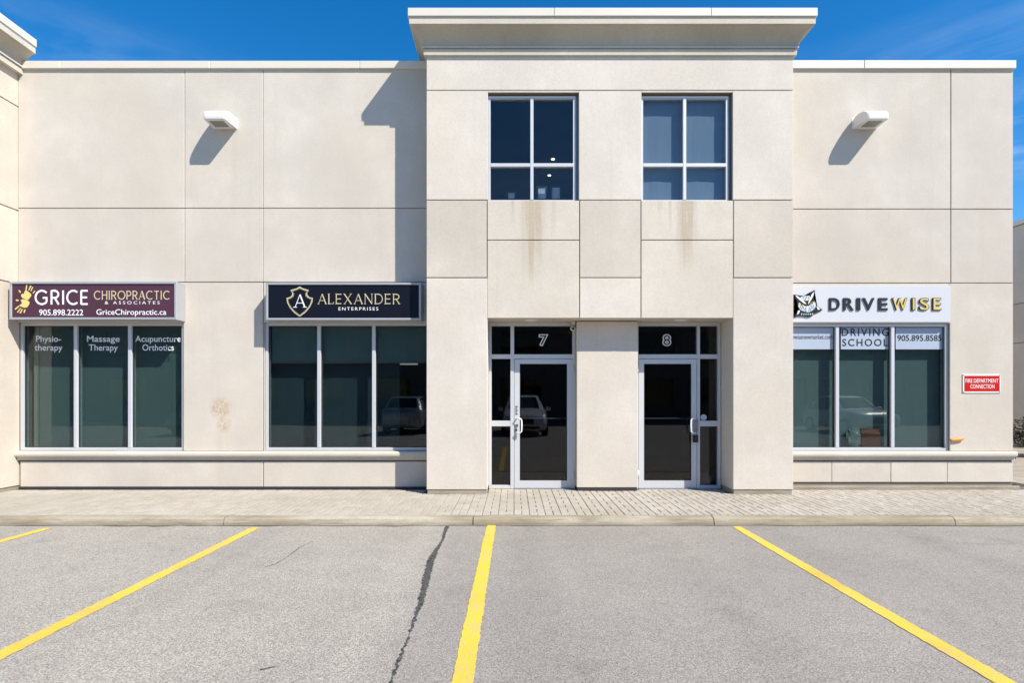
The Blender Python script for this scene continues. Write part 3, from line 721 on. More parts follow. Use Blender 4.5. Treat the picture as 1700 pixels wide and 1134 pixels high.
def upper(op, bl):
    x0, x1, z0, z1 = op; yf = F+.055; fr = .035; d = .09
    x0 += .002; x1 -= .045; z0 += .002; z1 -= .03
    bm = bmesh.new()
    for b in ((x0, x0+fr, yf, yf+d, z0, z1), (x1-fr, x1, yf, yf+d, z0, z1), (x0+fr, x1-fr, yf, yf+d, z1-fr, z1), (x0+fr, x1-fr, yf, yf+d, z0, z0+fr*.6)): addbox(bm, *b)
    o = bmobj('window', bm, 'aluminium', B)
    bm = bmesh.new(); addbox(bm, x1+.001, op[1]-.001, yf+.03, yf+d, z0, op[3]-.001); addbox(bm, x0, x1, yf+.03, yf+d, z1+.001, op[3]-.001)
    bmobj('frame_filler', bm, 'aluminium_dark', o)
    cx_ = (x0+x1)/2; zr = Z(273.5, yf)
    box('mullion', cx_-.024, cx_+.024, yf-.006, yf+d, z0+fr*.6, z1-fr, 'aluminium', o, .003)
    for a, b in ((x0+fr, cx_-.024), (cx_+.024, x1-fr)):
        box('transom_bar', a, b, yf-.003, yf+d, zr-.026, zr+.026, 'aluminium', o, .003)
        pane(o, a, b, zr+.026, z1-fr, yf+.045, 'glass_upper'); pane(o, a, b, z0+fr*.6, zr-.026, yf+.045, 'glass_upper')
    if bl:
        for a, b in ((x0+.01, cx_), (cx_+.01, x1+.1)): blind(o, a, b, z0-.04, z1+.03, F+.168, 'blind_blue', False)
    return o
U1 = upper(u1, False); U2 = upper(u2, True)

# ------------------------------------------------------------------ entrances
def entrance(x0, x1, xd0, xd1, xs0, xs1, flip, number, nx):
    """door bay: leaf xd0..xd1, sidelight xs0..xs1 (metres, on the plane W)"""
    yf = W; d = .11; zt = zSof-.004; zd = Z(591, W); z0 = WALK+.004
    ztr0 = Z(596.5, W)
    xm = (xd0 if not flip else xd1)
    bm = bmesh.new()
    addbox(bm, x0, x0+.042, yf, yf+d, z0, zt); addbox(bm, x1-.042, x1, yf, yf+d, z0, zt)
    addbox(bm, x0+.042, x1-.042, yf, yf+d, zt-.055, zt)
    xi0, xi1 = (xs1, xd0) if not flip else (xd1, xs0)
    addbox(bm, xi0, xi1, yf-.002, yf+d, z0, zt-.055)                                   # between leaf and sidelight
    for a, b in ((x0+.042, xi0), (xi1, x1-.042)): addbox(bm, a, b, yf, yf+d, zd-.045, zd+.025)
    fr = bmobj('door_frame', bm, 'aluminium', B)
    s0, s1 = (x0+.042, xi0) if not flip else (xi1, x1-.042)
    t0, t1 = (xi1, x1-.042) if not flip else (x0+.042, xi0)
    zr = Z(703.5, W)
    box('rail', s0, s1, yf+.002, yf+d, zr-.045, zr+.045, 'aluminium', fr, .003)
    box('rail', s0, s1, yf+.002, yf+d, z0, z0+.055, 'aluminium', fr, .003)
    yg = yf+.05
    pane(fr, s0, s1, zr+.045, zd-.045, yg, 'glass_door'); pane(fr, s0, s1, z0+.055, zr-.045, yg, 'glass_door')
    pane(fr, s0, s1, zd+.025, zt-.055, yg, 'glass_door'); pane(fr, t0, t1, zd+.025, zt-.055, yg, 'glass_door')
    # house number with a hollow outline
    yn = yg-.003; nz0, nz1 = Z(574, yn), Z(555.5, yn); hw = .066
    lettering('unit_number', number, X(nx, yn)-hw+.010, X(nx, yn)+hw-.010, nz1-.010, nz0+.010, yn, 'lettering_white', fr, .062)
    lettering('unit_number_fill', number, X(nx, yn)-hw+.010, X(nx, yn)+hw-.010, nz1-.010, nz0+.010, yn-.0015, 'lettering_black', fr, .004)
    # door leaf
    l0, l1 = xd0+.006, xd1-.006; zt2 = zd-.052; zb2 = z0+.012; st = .085
    bm = bmesh.new()
    addbox(bm, l0, l0+st, yf+.012, yf+.062, zb2, zt2); addbox(bm, l1-st, l1, yf+.012, yf+.062, zb2, zt2)
    addbox(bm, l0+st, l1-st, yf+.012, yf+.062, zt2-.075, zt2); addbox(bm, l0+st, l1-st, yf+.012, yf+.062, zb2, zb2+.12)
    dr = bmobj('door', bm, 'aluminium', B)
    g0, g1, gz0, gz1 = l0+st, l1-st, zb2+.12, zt2-.075
    pane(dr, g0, g1, gz0, gz1, yf+.035, 'glass_door')
    bm = bmesh.new(); gk = .009
    for q in ((g0, g0+gk, gz0, gz1), (g1-gk, g1, gz0, gz1), (g0+gk, g1-gk, gz1-gk, gz1), (g0+gk, g1-gk, gz0, gz0+gk)): addbox(bm, q[0], q[1], yf+.018, yf+.034, q[2], q[3])
    bmobj('gasket', bm, 'black_gasket', dr)
    zp = Z(695, W+.08); box('push_bar', g0+.004, g1-.004, yf+.075, yf+.10, zp-.012, zp+.012, 'aluminium', dr, .006)
    hx = (l0+st*.45) if not flip else (l1-st*.45); sgn = 1 if not flip else -1
    zc_ = Z(707, W-.04); r = .012
    path = [(hx, yf+.014, zc_+.115), (hx, yf-.05, zc_+.115), (hx+sgn*.05, yf-.062, zc_+.115), (hx+sgn*.075, yf-.064, zc_+.09), (hx+sgn*.078, yf-.064, zc_), (hx+sgn*.075, yf-.064, zc_-.09), (hx+sgn*.05, yf-.062, zc_-.115), (hx, yf-.05, zc_-.115), (hx, yf+.014, zc_-.115)]
    tube('handle', path, r, 'lettering_white', dr)
    disc_y('lock_cylinder', hx, zc_-.0, .022, yf-.012, yf+.012, 'brass_lock', dr)
    if not flip: disc_y('lock_cylinder', hx-.012, zc_-.075, .018, yf-.010, yf+.012, 'dark_metal', dr)
    else: box('lock_plate', hx-.012, hx+.06, yf-.008, yf+.0115, zc_-.085, zc_+.10, 'aluminium_dark', dr, .004)
    hxx = l1+.012 if not flip else l0-.012
    for zz in (zt2-.16, zb2+.22): tube('hinge', [(hxx, yf-.008, zz-.065), (hxx, yf-.008, zz+.065)], .011, 'aluminium', dr)
    box('threshold', l0, l1, yf-.03, yf+.10, WALK-.01, WALK+.013, 'aluminium_dark', fr)
    return fr, dr
E7, D7 = entrance(c1+.008, X(957.5, M)-.006, X(853.5, W), X(951, W), X(815.5, W), X(847.5, W), False, '7', 902)
E8, D8 = entrance(X(1059, M)+.006, c4-.006-.010, X(1060, W), X(1157.5, W), X(1162, W), X(1194, W), True, '8', 1107)
disc_y('round_sticker', X(1168, W+.046), Z(693.5, W+.046), .052, W+.046, W+.0485, 'sticker', E8)
box('notice', X(1165, W+.06), X(1181, W+.06), W+.0605, W+.062, Z(804, W+.06), Z(791, W+.06), 'sticker', E8)
# etched letters down the stile of the left door
bm = bmesh.new()
for k in range(5):
    zz = Z(674+k*3.2, W); addbox(bm, X(855.5, W), X(859.5, W)-(.012 if k % 2 else 0), W+.0095, W+.0118, zz-.020, zz-.004)
bmobj('stile_decal', bm, 'lettering_black', D7)

# ================================================================== THINGS ON THE FACADE
YS = W-.24
def cabinet(label, x0, x1, z0, z1, face, group=None):
    t = thing('shop_sign', label, 'sign', ((x0+x1)/2, W, z0))
    bm = bmesh.new(); e = .034
    addbox(bm, x0, x1, YS, W-.003, z0, z0+e); addbox(bm, x0, x1, YS, W-.003, z1-e, z1)
    addbox(bm, x0, x0+e, YS, W-.003, z0+e, z1-e); addbox(bm, x1-e, x1, YS, W-.003, z0+e, z1-e)
    bmesh.ops.bevel(bm, geom=[ed for ed in bm.edges if all(v.co.y < YS+.001 for v in ed.verts)], offset=.004, segments=1, affect='EDGES')
    bmobj('cabinet', bm, 'sign_metal', t)
    box('sign_face', x0+e-.003, x1-e+.003, YS+.016, YS+.024, z0+e-.003, z1-e+.003, face, t)
    box('back_plate', x0+e, x1-e, W-.03, W-.004, z0+e, z1-e, 'aluminium_dark', t)
    return t
YT = YS+.013
def tx(px): return X(px, YT)
def tz(py): return Z(py, YT)
S1 = cabinet('maroon lightbox sign with gold and white lettering and two yellow handprints', -7.915, X(292.5, YS), Z(530.5, YS), Z(467.5, YS), 'maroon_face')
strokes('letter', 'GRICE', tx(58.5), tx(147), tz(482), tz(505.5), YT, .030, 'lettering_white', S1, gap=.16)
strokes('letter', 'CHIROPRACTIC', tx(156), tx(282), tz(483), tz(497), YT, .015, 'gold_pale', S1, gap=.16, serif=.08)
lettering('lettering', '& ASSOCIATES', tx(174), tx(265), tz(500), tz(505), YT, 'lettering_white', S1, .0, 0, 1.5)
lettering('lettering', '905.898.2222', tx(65), tx(138), tz(514), tz(523.5), YT, 'lettering_white', S1, .008)
lettering('lettering', 'GriceChiropractic.ca', tx(160), tx(276), tz(513.5), tz(522.5), YT, 'lettering_white', S1, .006)
def poly(name, pts, y, mat, parent):
    bm = bmesh.new(); f = bm.faces.new([bm.verts.new((tx(a), y, tz(b))) for a, b in pts]); bmesh.ops.triangulate(bm, faces=[f]); return bmobj(name, bm, mat, parent)
def zp_(x, y): return (10+x*150/1700, 465+y*70/793)
HANDS = [[(355,200),(400,200),(470,260),(478,290),(420,372),(400,378),(300,330),(280,290),(300,255),(330,262)],
         [(380,95),(402,95),(388,190),(362,195)], [(455,98),(480,108),(440,190),(418,195)], [(492,125),(512,135),(475,208),(455,212)], [(535,195),(552,210),(512,250),(497,248)], [(235,185),(260,190),(282,225),(270,240),(245,222)],
         [(320,358),(380,372),(442,410),(440,450),(395,515),(340,520),(265,490),(250,470),(300,440),(290,405),(272,375)],
         [(235,480),(258,492),(180,558),(160,545)], [(268,520),(285,530),(225,612),(202,608)], [(300,540),(320,545),(280,625),(250,622)], [(345,550),(368,552),(352,618),(326,610)], [(175,378),(205,362),(242,372),(238,390),(205,396)]]
bm = bmesh.new()
for h in HANDS:
    f = bm.faces.new([bm.verts.new((tx(zp_(a, b)[0]), YT, tz(zp_(a, b)[1]))) for a, b in h]); bmesh.ops.triangulate(bm, faces=[f])
bmobj('handprint_emblem', bm, 'hand_yellow', S1)
disc_y('bolt', X(299.5, YS+.2), Z(525, YS+.2), .012, YS+.19, YS+.2, 'aluminium_dark', S1)
S2 = cabinet('navy lightbox sign with gold shield emblem and thin gold serif lettering', X(441, YS), X(699, YS), Z(531.5, YS), Z(469, YS), 'navy_face')
def zs(x, y): return (460+x*220/1700, 465+y*70/541)
out = [(290,82),(330,105),(408,128),(385,165),(390,195),(415,218),(460,230),(450,290),(420,350),(365,415),(290,470)]
inn = [(290,108),(325,126),(385,146),(362,170),(366,205),(395,232),(438,246),(428,295),(400,345),(352,398),(290,448)]
def sym(h): return h+[(580-a, b) for a, b in h[::-1][1:-1]]
def band(o_, i_, y, mat, parent, name):
    V = []; Fc = []
    for (a, b), (c, d) in zip(o_, i_):
        p, q = zs(a, b), zs(c, d); V += [(tx(p[0]), y, tz(p[1])), (tx(q[0]), y, tz(q[1]))]
    n = len(o_)
    for i in range(n): j = (i+1) % n; Fc.append((2*i, 2*i+1, 2*j+1, 2*j))
    return mesh(name, V, Fc, mat, parent)
so_, si_ = sym(out), sym(inn)
def lerp(o_, i_, t): return [(a+(c-a)*t, b+(d-b)*t) for (a, b), (c, d) in zip(o_, i_)]
band(so_, lerp(so_, si_, .62), YT, 'gold_pale', S2, 'shield_emblem'); band(lerp(so_, si_, .85), si_, YT, 'gold_pale', S2, 'shield_emblem')
strokes('emblem_letter', 'A', tx(489), tx(507), tz(489), tz(510), YT, .017, 'lettering_white', S2, serif=.14)
strokes('letter', 'ALEX', tx(528), tx(584), tz(488), tz(504.5), YT, .0125, 'gold_pale', S2, gap=.16, serif=.09)
strokes('letter', 'ANDER', tx(588), tx(664), tz(488), tz(504.5), YT, .0125, 'gold_pale', S2, gap=.16, serif=.09)
lettering('lettering', 'ENTERPRISES', tx(562), tx(628), tz(510), tz(515.2), YT, 'lettering_white', S2, .0, 0, 1.35)
# flat panel sign with raised letters
yp = W-.022
S3 = thing('shop_sign', 'white flat panel sign with owl emblem and raised black and yellow letters', 'sign', (5.7, W, w3[3]))
box('sign_panel', 4.33, X(1578, yp), yp, W-.0025, Z(535, yp), Z(474, yp), 'white_face', S3, .003)
yl = yp-.001
cells = [('D', 1377.5, 1394), ('R', 1401, 1417), ('I', 1423.5, 1428), ('V', 1433, 1451.5), ('E', 1459.5, 1473.5), ('W', 1481.5, 1506), ('I', 1514.5, 1519), ('S', 1526.5, 1542.5), ('E', 1549, 1562.5)]
for i, (ch, a, b) in enumerate(cells):
    yq = yl-.016
    lettering('letter', ch, X(a, yq), X(b, yq), Z(495, yq), Z(514.5, yq), yl, 'lettering_black', S3, .016, .016)
    if i >= 5: lettering('letter_face', ch, X(a+1, yq), X(b-.6, yq), Z(495.5, yq), Z(514, yq), yl-.0175, 'yellow_face', S3, .0)
def zo(x, y): return (1310+x*280/1700, 465+y*125/759)
yo = yp-.018
def opoly(name, pts, y, mat):
    p = [zo(a, b) for a, b in pts]; return prism_xz(name, [(X(a, yo), Z(b, yo)) for a, b in p], y, y+.010 if mat != 'lettering_black' or y != yo else y+.016, mat, S3)
opoly('owl_emblem', [(48,145),(112,155),(150,158),(208,150),(222,118),(262,98),(250,150),(247,188),(272,225),(280,258),(338,300),(300,320),(262,335),(232,362),(195,372),(160,365),(128,362),(90,362),(48,378),(72,335),(98,290),(78,262),(85,225)], yo, 'lettering_black')
opoly('owl_crown', [(106,182),(128,166),(155,160),(204,158),(216,176),(206,198),(182,208),(152,206),(126,196)], yo-.003, 'owl_grey')
opoly('owl_face', [(98,226),(128,246),(160,262),(183,270),(204,256),(236,232),(262,222),(270,258),(256,290),(226,312),(190,326),(150,316),(116,300),(92,268)], yo-.003, 'owl_grey')
opoly('owl_ear', [(62,156),(90,164),(120,188),(158,222),(174,244),(150,236),(112,206),(84,182)], yo-.005, 'owl_white')
opoly('owl_ear', [(250,118),(244,156),(226,190),(206,222),(192,246),(194,222),(212,182),(226,146)], yo-.005, 'owl_white')
opoly('owl_eye', [(104,240),(130,242),(146,254),(120,258)], yo-.006, 'yellow_face'); opoly('owl_eye', [(208,240),(228,222),(256,216),(240,238)], yo-.006, 'yellow_face')
opoly('owl_pupil', [(118,242),(130,243),(134,254),(122,256)], yo-.008, 'lettering_black'); opoly('owl_pupil', [(222,230),(234,221),(238,234),(228,240)], yo-.008, 'lettering_black')
opoly('owl_beak', [(176,262),(190,262),(188,298),(183,308),(178,298)], yo-.006, 'owl_white')
for fx, fz in ((112, 272), (126, 286), (142, 280), (150, 300), (164, 288), (166, 312), (204, 284), (214, 300), (228, 280), (240, 262), (246, 284), (198, 306), (136, 268), (222, 262), (140, 176), (170, 172), (196, 178), (160, 190)):
    opoly('owl_feather', [(fx, fz-8), (fx+5, fz-5), (fx+3, fz+8), (fx-2, fz+5)], yo-.006, 'lettering_black')
opoly('owl_feather', [(88,310),(110,305),(100,335),(80,350)], yo-.004, 'owl_white'); opoly('owl_feather', [(275,262),(292,272),(312,296),(290,300)], yo-.004, 'owl_white')
for k in range(6): opoly('owl_feather', [(122+k*22, 336+(5 if k in (1, 2, 3) else 0)), (132+k*22, 334), (130+k*22, 352), (120+k*22, 350)], yo-.004, 'owl_grey')

# wall lamps
def wall_lamp(xc, label):
    z0, z1, pj_ = Z(213.5, W), Z(184.5, W-.2), .345
    t = thing('wall_lamp', label, 'wall lamp', (xc, W, z0), 'shielded wall lamps high on the side walls')
    def hwid(y): return .192-.030*(W-y)/pj_
    pr_ = [(W-.004, z0), (W-.004, z1-.045), (W-.05, z1-.014)]
    for i in range(11):
        a = R(90*i/10); pr_.append((W-.12-(pj_-.12)*math.sin(a), z0+.030+(z1-z0-.030)*math.cos(a)**.75))
    pr_ += [(W-pj_+.004, z0-.006)]
    bm = bmesh.new(); n = len(pr_); rows = []
    for fx, ins in ((-1, .018), (-1, 0), (1, 0), (1, .018)):      # eased ends
        cy_, cz_ = W-.16, (z0+z1)/2
        rows.append([bm.verts.new((xc+fx*(hwid(y)-(0 if ins else .022)) if not ins else xc+fx*hwid(y), y+(cy_-y)*(ins*3 if ins and y < W-.01 else 0), zz_+(cz_-zz_)*(ins*5 if ins and zz_ > z0+.02 else 0))) for y, zz_ in pr_])
    for a, b in zip(rows, rows[1:]):
        for k in range(n): bm.faces.new((a[k], a[(k+1) % n], b[(k+1) % n], b[k]))
    f = bm.faces.new(rows[0][::-1]); g_ = bm.faces.new(rows[-1]); bmesh.ops.triangulate(bm, faces=[f, g_])
    bmobj('hood', bm, 'lamp_white', t)
    box('lens_frame', xc-.135, xc+.135, W-.30, W-.07, z0-.012, z0-.002, 'white_paint', t, .003)
    box('lens', xc-.115, xc+.115, W-.28, W-.09, z0-.016, z0-.0125, 'lamp_lens', t)
    for k in range(6):
        xk = xc-.10+.04*k; box('lens_rib', xk-.006, xk+.006, W-.275, W-.095, z0-.022, z0-.0165, 'aluminium_dark', t)
    box('mount_plate', xc-.20, xc+.20, W-.0035, W-.0008, z0-.010, z1+.004, 'lamp_white', t)
wall_lamp(-4.65, 'white hooded wall lamp above the maroon and navy signs')
wall_lamp(5.65, 'white hooded wall lamp above the white owl sign')

# fire connection plate
yfp = W-.012
FS = thing('fire_sign', 'small red plate reading fire department connection on the right wall', 'sign', (X(1630, yfp), W, Z(652, yfp)))
box('back_plate', X(1598.5, yfp), X(1661.5, yfp), yfp, W-.003, Z(652.5, yfp), Z(621.5, yfp), 'white_paint', FS, .002)
box('red_field', X(1601, yfp), X(1659.5, yfp), yfp-.002, yfp+.001, Z(650, yfp), Z(624, yfp), 'red_plate', FS)
yq = yfp-.0035
lettering('lettering', 'FIRE DEPARTMENT', X(1603, yq), X(1657.5, yq), Z(629, yq), Z(635.5, yq), yq, 'lettering_white', FS, .0)
lettering('lettering', 'CONNECTION', X(1611, yq), X(1651, yq), Z(638.5, yq), Z(645, yq), yq, 'lettering_white', FS, .0)
for a in (1600, 1660):
    for b in (623, 651): disc_y('screw', X(a, yq), Z(b, yq), .007, yfp-.004, yfp+.001, 'dark_metal', FS, 10)
# orange scrap beside the window
bm = bmesh.new(); ring = []
n = 9
for i in range(n):
    t = i/(n-1); x = X(1577.5+t*23, W-.02); zz = Z(731-2.5*t, W); r_ = .030*(math.sin(math.pi*min(1, t*.85+.12))**.7)
    ring.append([bm.verts.new((x, W-.024+.020*math.cos(a), zz+r_*math.sin(a))) for a in [2*math.pi*k/10 for k in range(10)]])
for a, b in zip(ring, ring[1:]):
    for k in range(10): bm.faces.new((a[k], a[(k+1) % 10], b[(k+1) % 10], b[k]))
bm.faces.new(ring[0][::-1]); bm.faces.new(ring[-1])
tag(bmobj('orange_tag', bm, 'orange', smooth=True), 'orange plastic tag sticking out beside the right window sill', 'tag')
# security camera under the soffit
SC = thing('security_camera', 'small white security camera under the soffit beside unit 7 transom', 'camera', (X(951, M+.08), M+.08, zSof-.05))
cx_ = X(951.5, M+.1)
box('bracket', cx_-.022, cx_+.03, M+.05, M+.14, zSof-.06, zSof-.002, 'lamp_white', SC, .006)
tube('camera_body', [(cx_-.005, M+.16, zSof-.105), (cx_-.012, M-.0, zSof-.125)], .038, 'lamp_white', SC, 16)
tube('camera_lens', [(cx_-.012, M+.002, zSof-.125), (cx_-.0123, M-.006, zSof-.1258)], .026, 'dark_metal', SC, 14)
# key lock box hanging on the right door handle
hz = Z(707, W-.04)-.115; hx = X(1157.5, W)-.006-.085*.45
LB = thing('key_lockbox', 'black key lock box hanging from the pull handle of unit 8', 'lock box', (hx-.0, W-.05, hz-.17))
box('lockbox_body', hx-.042, hx+.038, W-.075, W-.030, hz-.155, hz-.035, 'rubber', LB, .010, 2)
tube('shackle', [(hx-.025, W-.052, hz-.04), (hx-.025, W-.052, hz+.0), (hx-.012, W-.052, hz+.022), (hx+.008, W-.052, hz+.022), (hx+.02, W-.052, hz+.0), (hx+.02, W-.052, hz-.04)], .0055, 'brass_lock', LB)
# things behind the glass
yb = W+.11
BX = thing('reflection_box', 'rust brown box with crumpled wrapping added for a reflection in the driving school window', 'box', (X(1440, yb), yb, w3[2]+.05))  # box added in place of a reflection on the pane
plain('carton', (.30, .085, .05), .8, var=.3); plain('wrapping', (.42, .43, .40), .3)
box('carton', X(1430, yb), X(1462, yb), yb, yb+.055, w3[2]+.001, Z(712, yb), 'carton', BX, .004)
bm = bmesh.new(); bmesh.ops.create_icosphere(bm, subdivisions=3, radius=1)
for v in bm.verts:
    k = 1+random.uniform(-.28, .28); v.co = Vector((X(1420, yb)+v.co.x*.13*k, yb+.027+v.co.y*.024*k, w3[2]+.20+v.co.z*.16*k))
bmobj('wrapping', bm, 'wrapping', BX)
def picture_frame(px0, px1, py0, py1, d, label, mat):
    x0, x1 = X(px0, d), X(px1, d); z0, z1 = Z(py1, d), Z(py0, d)
    t = thing('picture_frame', label, 'picture frame', ((x0+x1)/2, d, z0), 'frames seen through the upper window')
    bm = bmesh.new(); e = .025
    for b in ((x0, x0+e, z0, z1), (x1-e, x1, z0, z1)): addbox(bm, b[0], b[1], d, d+.03, b[2], b[3])
    for b in ((x0+e, x1-e, z0, z0+e), (x0+e, x1-e, z1-e, z1)): addbox(bm, b[0], b[1], d, d+.03, b[2], b[3])
    bmobj('frame', bm, 'dark_metal', t); box('print', x0+e, x1-e, d+.012, d+.02, z0+e, z1-e, mat, t)
plain('print_pale', (.85, .86, .86), .6)
ledge = box('ledge', u1[0]+.05, u1[1]-.02, F+.28, F+.62, u1[2]-.05, u1[2]-.015, 'interior_wall', U1)
dd = F+.34
picture_frame(891, 909, 308, 332, dd, 'pale framed print, left of the pair behind the upper left window', 'print_pale')
picture_frame(914, 932, 308, 332, dd, 'pale framed print, right of the pair behind the upper left window', 'print_pale')
picture_frame(841, 857, 317, 332, dd, 'small pale framed print alone behind the lower left upper pane', 'print_pale')
for px, py, d in ((918, 264, 10.2), (912, 291, 11.6)):
    bm = bmesh.new(); bmesh.ops.create_cone(bm, cap_ends=True, segments=16, radius1=.035, radius2=.035, depth=.01, matrix=Matrix.Translation((X(px, d), d, Z(py, d))))
    bmobj('ceiling_spot', bm, 'lit_spot', U1)

# ================================================================== NEIGHBOURS
nb = thing('neighbour_building', 'tan stucco building in the gap beyond the right corner', 'building', (22, 18, WALK))
nx0 = 15.45
wn = wallgrid('wall', nx0+.02, 34, WALK-.05, 6.85, 16.42, 17.0, [], 'joint', nb)
zz = [WALK, 3.25, 4.45, 6.85]
for a, b in zip(zz, zz[1:]): box('wall_panel', nx0, 34, 16.4, 17.0, a+.012, b-.012, 'stucco_side', nb, .006)
for a, b in zip(zz, zz[1:]): box('wall_panel', nx0, 16.0, 17.02, 30, a+.012, b-.012, 'stucco_side', nb, .006)
box('parapet_flashing', nx0-.05, 34, 16.34, 30, 6.86, 7.0, 'flashing', nb, .006)
bl_ = thing('bollard', 'yellow steel bollard beside the tan building beyond the corner', 'bollard', (15.42, 16.0, WALK-.03))
bm = bmesh.new(); bmesh.ops.create_cone(bm, cap_ends=True, segments=20, radius1=.09, radius2=.09, depth=1.25, matrix=Matrix.Translation((15.42, 16.0, WALK+.60))); bmesh.ops.create_uvsphere(bm, u_segments=20, v_segments=10, radius=.09, matrix=Matrix.Translation((15.42, 16.0, WALK+1.225)))
bmobj('post', bm, 'yellow_face', bl_, smooth=True)
box('base_plate', 15.30, 15.54, 15.88, 16.12, WALK-.03, WALK-.012, 'dark_metal', bl_)
def bush(name, label, x, y, h, r):
    t = thing(name, label, 'shrub', (x, y, WALK-.03), 'shrubs in the gap'); V, Fc = [], []; V2, F2 = [], []
    for k in range(5):
        a = 2*math.pi*k/5; n = len(V2); p0 = Vector((x, y, WALK-.03)); p1 = Vector((x+math.cos(a)*r*.5, y+math.sin(a)*r*.5, WALK+h*.7))
        for p, rr in ((p0, .02), (p1, .006)): V2 += [(p.x+rr*math.cos(b), p.y+rr*math.sin(b), p.z) for b in (0, 2.1, 4.2)]
        F2 += [(n, n+1, n+4, n+3), (n+1, n+2, n+5, n+4), (n+2, n, n+3, n+5)]
    for _ in range(3200):
        u = Vector((random.gauss(0, 1), random.gauss(0, 1), random.gauss(0, 1))).normalized()*random.uniform(.35, 1)
        c = Vector((x+u.x*r, y+u.y*r, WALK+h*.55+u.z*h*.5)); a = Vector((random.gauss(0, 1), random.gauss(0, 1), random.gauss(0, 1))).normalized()*.05; b = a.orthogonal().normalized()*.025
        n = len(V); V += [c-a, c+b, c+a, c-b]; Fc.append((n, n+1, n+2, n+3))
    mesh('branches', V2, F2, 'carton', t); mesh('foliage', V, Fc, 'leaf', t)
bush('shrub', 'low reddish shrub in shade beyond the right corner', 13.55, 13.9, 1.05, .75)

# opposite units, seen only as reflections in the glass
ob = thing('opposite_building', 'low tan commercial units across the lot, mirrored darkly in the shop glass', 'building', (0, -17, 0))
owins = [(-26+i*4.2, -26+i*4.2+2.6, .8, 2.8) for i in range(13)]+[(-26+i*4.2, -26+i*4.2+2.6, 4.3, 5.8) for i in range(13)]
wallgrid('wall', -32, 32, 0, 7.0, -17.3, -17.0, owins, 'facade_far', ob)
box('parapet', -32, 32, -17.5, -16.85, 7.002, 7.2, 'flashing', ob)
box('roof', -32, 32, -27, -17.31, 6.6, 6.8, 'roofing', ob); box('back_wall', -32, 32, -27.3, -27, 0, 7, 'facade_far', ob)
box('side_wall', -32.3, -32, -27.3, -17, 0, 7, 'facade_far', ob); box('side_wall', 32, 32.3, -27.3, -17, 0, 7, 'facade_far', ob)
for a, b, c, d in owins: box('window', a, b, -17.14, -17.12, c, d, 'glass_car', ob)

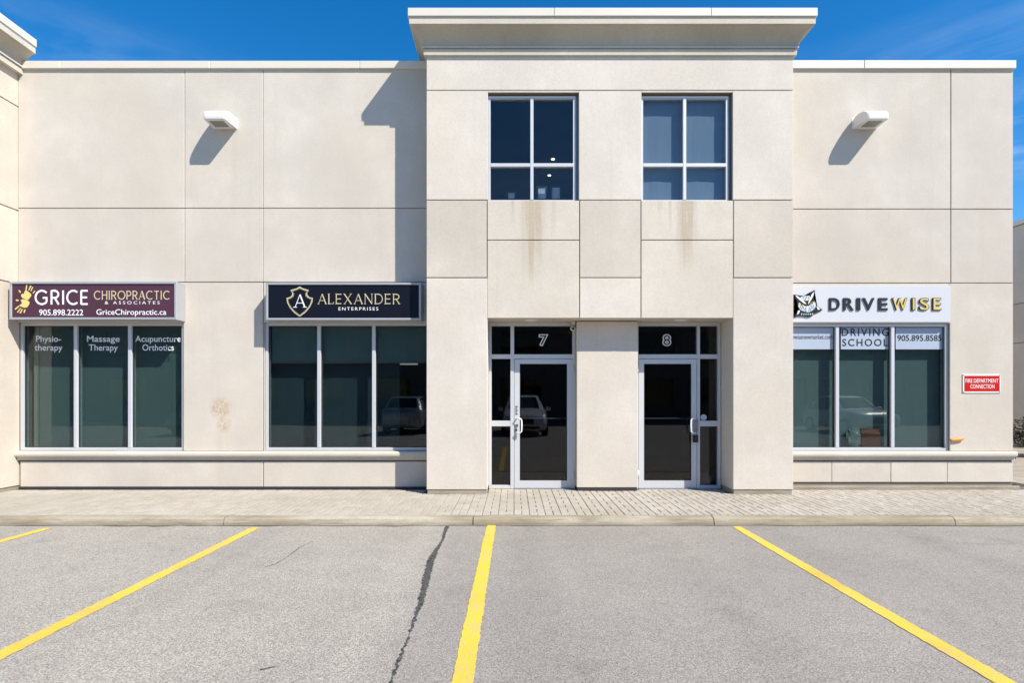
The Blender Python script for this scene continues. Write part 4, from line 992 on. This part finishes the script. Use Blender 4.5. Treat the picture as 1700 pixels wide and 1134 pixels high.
# ------------------------------------------------------------------ parked cars mirrored in the glass
def car(label, loc, rz, pm):
    t = thing('parked_car', label, 'car', loc, 'cars parked behind the camera', rz)
    L_ = 4.6; hw = .92
    # station: y (front = 0), lower z, shoulder z, belt half width, roof z, roof half width
    ST = [(0.00, .42, .66, .70, .74, .62), (.10, .30, .80, .84, .86, .74), (.45, .25, .90, .90, .98, .80), (1.05, .25, .98, .92, 1.06, .82), (1.40, .25, 1.00, .92, 1.10, .80),
          (2.05, .25, 1.02, .92, 1.58, .66), (2.6, .25, 1.03, .92, 1.66, .66), (3.4, .25, 1.04, .92, 1.64, .65), (4.0, .25, 1.06, .91, 1.57, .62), (4.42, .28, 1.04, .88, 1.12, .76), (4.55, .32, .96, .84, 1.02, .74), (4.6, .45, .80, .74, .86, .66)]
    bm = bmesh.new(); rings = []
    for y, zl_, zs_, wb_, zr_, wr in ST:
        half = [(wb_*.88, zl_), (wb_, zl_+.12), (wb_*1.0, (zl_+zs_)/2), (wb_*.985, zs_), (wr, zr_-.03), (wr*.9, zr_), (wr*.45, zr_+.015)]
        pts_ = half+[(-a, b) for a, b in half[::-1]]
        rings.append([bm.verts.new((a, -y, b)) for a, b in pts_])
    n = len(rings[0])
    for a, b in zip(rings, rings[1:]):
        for k in range(n): bm.faces.new((a[k], a[(k+1) % n], b[(k+1) % n], b[k]))
    bm.faces.new(rings[0]); bm.faces.new(rings[-1][::-1])
    P = [[v.co.copy() for v in r] for r in rings]
    bmobj('body', bm, pm, t, True, True)
    def quad(name, pts_, mat, off):
        c = sum((Vector(p) for p in pts_), Vector())/4; nrm = (Vector(pts_[1])-Vector(pts_[0])).cross(Vector(pts_[3])-Vector(pts_[0])).normalized()
        if nrm.dot(c-Vector((0, -2.4, .9))) < 0: nrm = -nrm
        q = [c+(Vector(p)-c)*.93+nrm*off for p in pts_]; q2 = [p-nrm*.012 for p in q]
        mesh(name, q+q2, [(0,1,2,3),(4,7,6,5),(0,4,5,1),(1,5,6,2),(2,6,7,3),(3,7,4,0)], mat, t, True)
    for s in (0, 1):
        i3, i4 = (3, 4) if s == 0 else (n-4, n-5)
        for st in (5, 6, 7): quad('side_window', [P[st][i3], P[st+1][i3], P[st+1][i4], P[st][i4]], 'glass_car', .012)
    quad('windscreen', [P[4][5], P[4][n-6], P[5][n-6], P[5][5]], 'glass_car', .02); quad('rear_window', [P[8][5], P[8][n-6], P[9][n-6], P[9][5]], 'glass_car', .02)
    for s in (-1, 1):
        mesh('headlight', [(s*.45,-.02,.70),(s*.80,-.10,.74),(s*.82,-.11,.82),(s*.47,-.06,.80)]+[(s*.45,-.2,.70),(s*.80,-.25,.74),(s*.82,-.25,.82),(s*.47,-.2,.80)], [(0,1,2,3),(4,5,6,7),(0,4,5,1),(1,5,6,2),(2,6,7,3),(3,7,4,0)], 'car_lamp', t, True)
        mesh('tail_light', [(s*.50,-4.60,.84),(s*.84,-4.50,.84),(s*.84,-4.46,1.0),(s*.52,-4.57,.98)]+[(s*.50,-4.4,.84),(s*.84,-4.38,.84),(s*.84,-4.38,1.0),(s*.52,-4.4,.98)], [(0,1,2,3),(4,5,6,7),(0,4,5,1),(1,5,6,2),(2,6,7,3),(3,7,4,0)], 'car_tail', t, True)
        box('mirror', min(s*.93, s*1.12), max(s*.93, s*1.12), -1.72, -1.60, 1.02, 1.18, pm, t, .03, 2, True)
        for yy in (-.92, -3.72):
            bm = bmesh.new(); bmesh.ops.create_cone(bm, cap_ends=True, segments=28, radius1=.35, radius2=.35, depth=.24, matrix=Matrix.Translation((s*.83, yy, .35)) @ Matrix.Rotation(R(90), 4, 'Y'))
            wh = bmobj('wheel', bm, 'rubber', t, True)
            bm = bmesh.new(); bmesh.ops.create_cone(bm, cap_ends=True, segments=20, radius1=.22, radius2=.22, depth=.02, matrix=Matrix.Translation((s*.955, yy, .35)) @ Matrix.Rotation(R(90), 4, 'Y'))
            bmobj('rim', bm, 'aluminium', wh, True)
    box('grille', -.36, .36, -.04, .012, .50, .76, 'black_gasket', t, .02, 2, True)
    box('lower_intake', -.60, .60, -.06, .0, .34, .44, 'black_gasket', t, .02, 2, True)
    box('number_plate', -.26, .26, -4.615, -4.60, .62, .74, 'sticker', t, 0, 1, True)
    return t
car('white parked car facing the shops, mirrored in the unit 7 door', (.45, -4.15, 0), 0, 'car_white')
car('silver parked car seen from behind, mirrored in the navy sign window', (-4.7, -9.6, 0), math.pi, 'car_silver')
car('dark blue parked car mirrored in the maroon sign window', (-13.6, -4.8, 0), 0, 'car_blue')
car('white parked car mirrored in the driving school window', (15.0, -4.5, 0), 0, 'car_white')
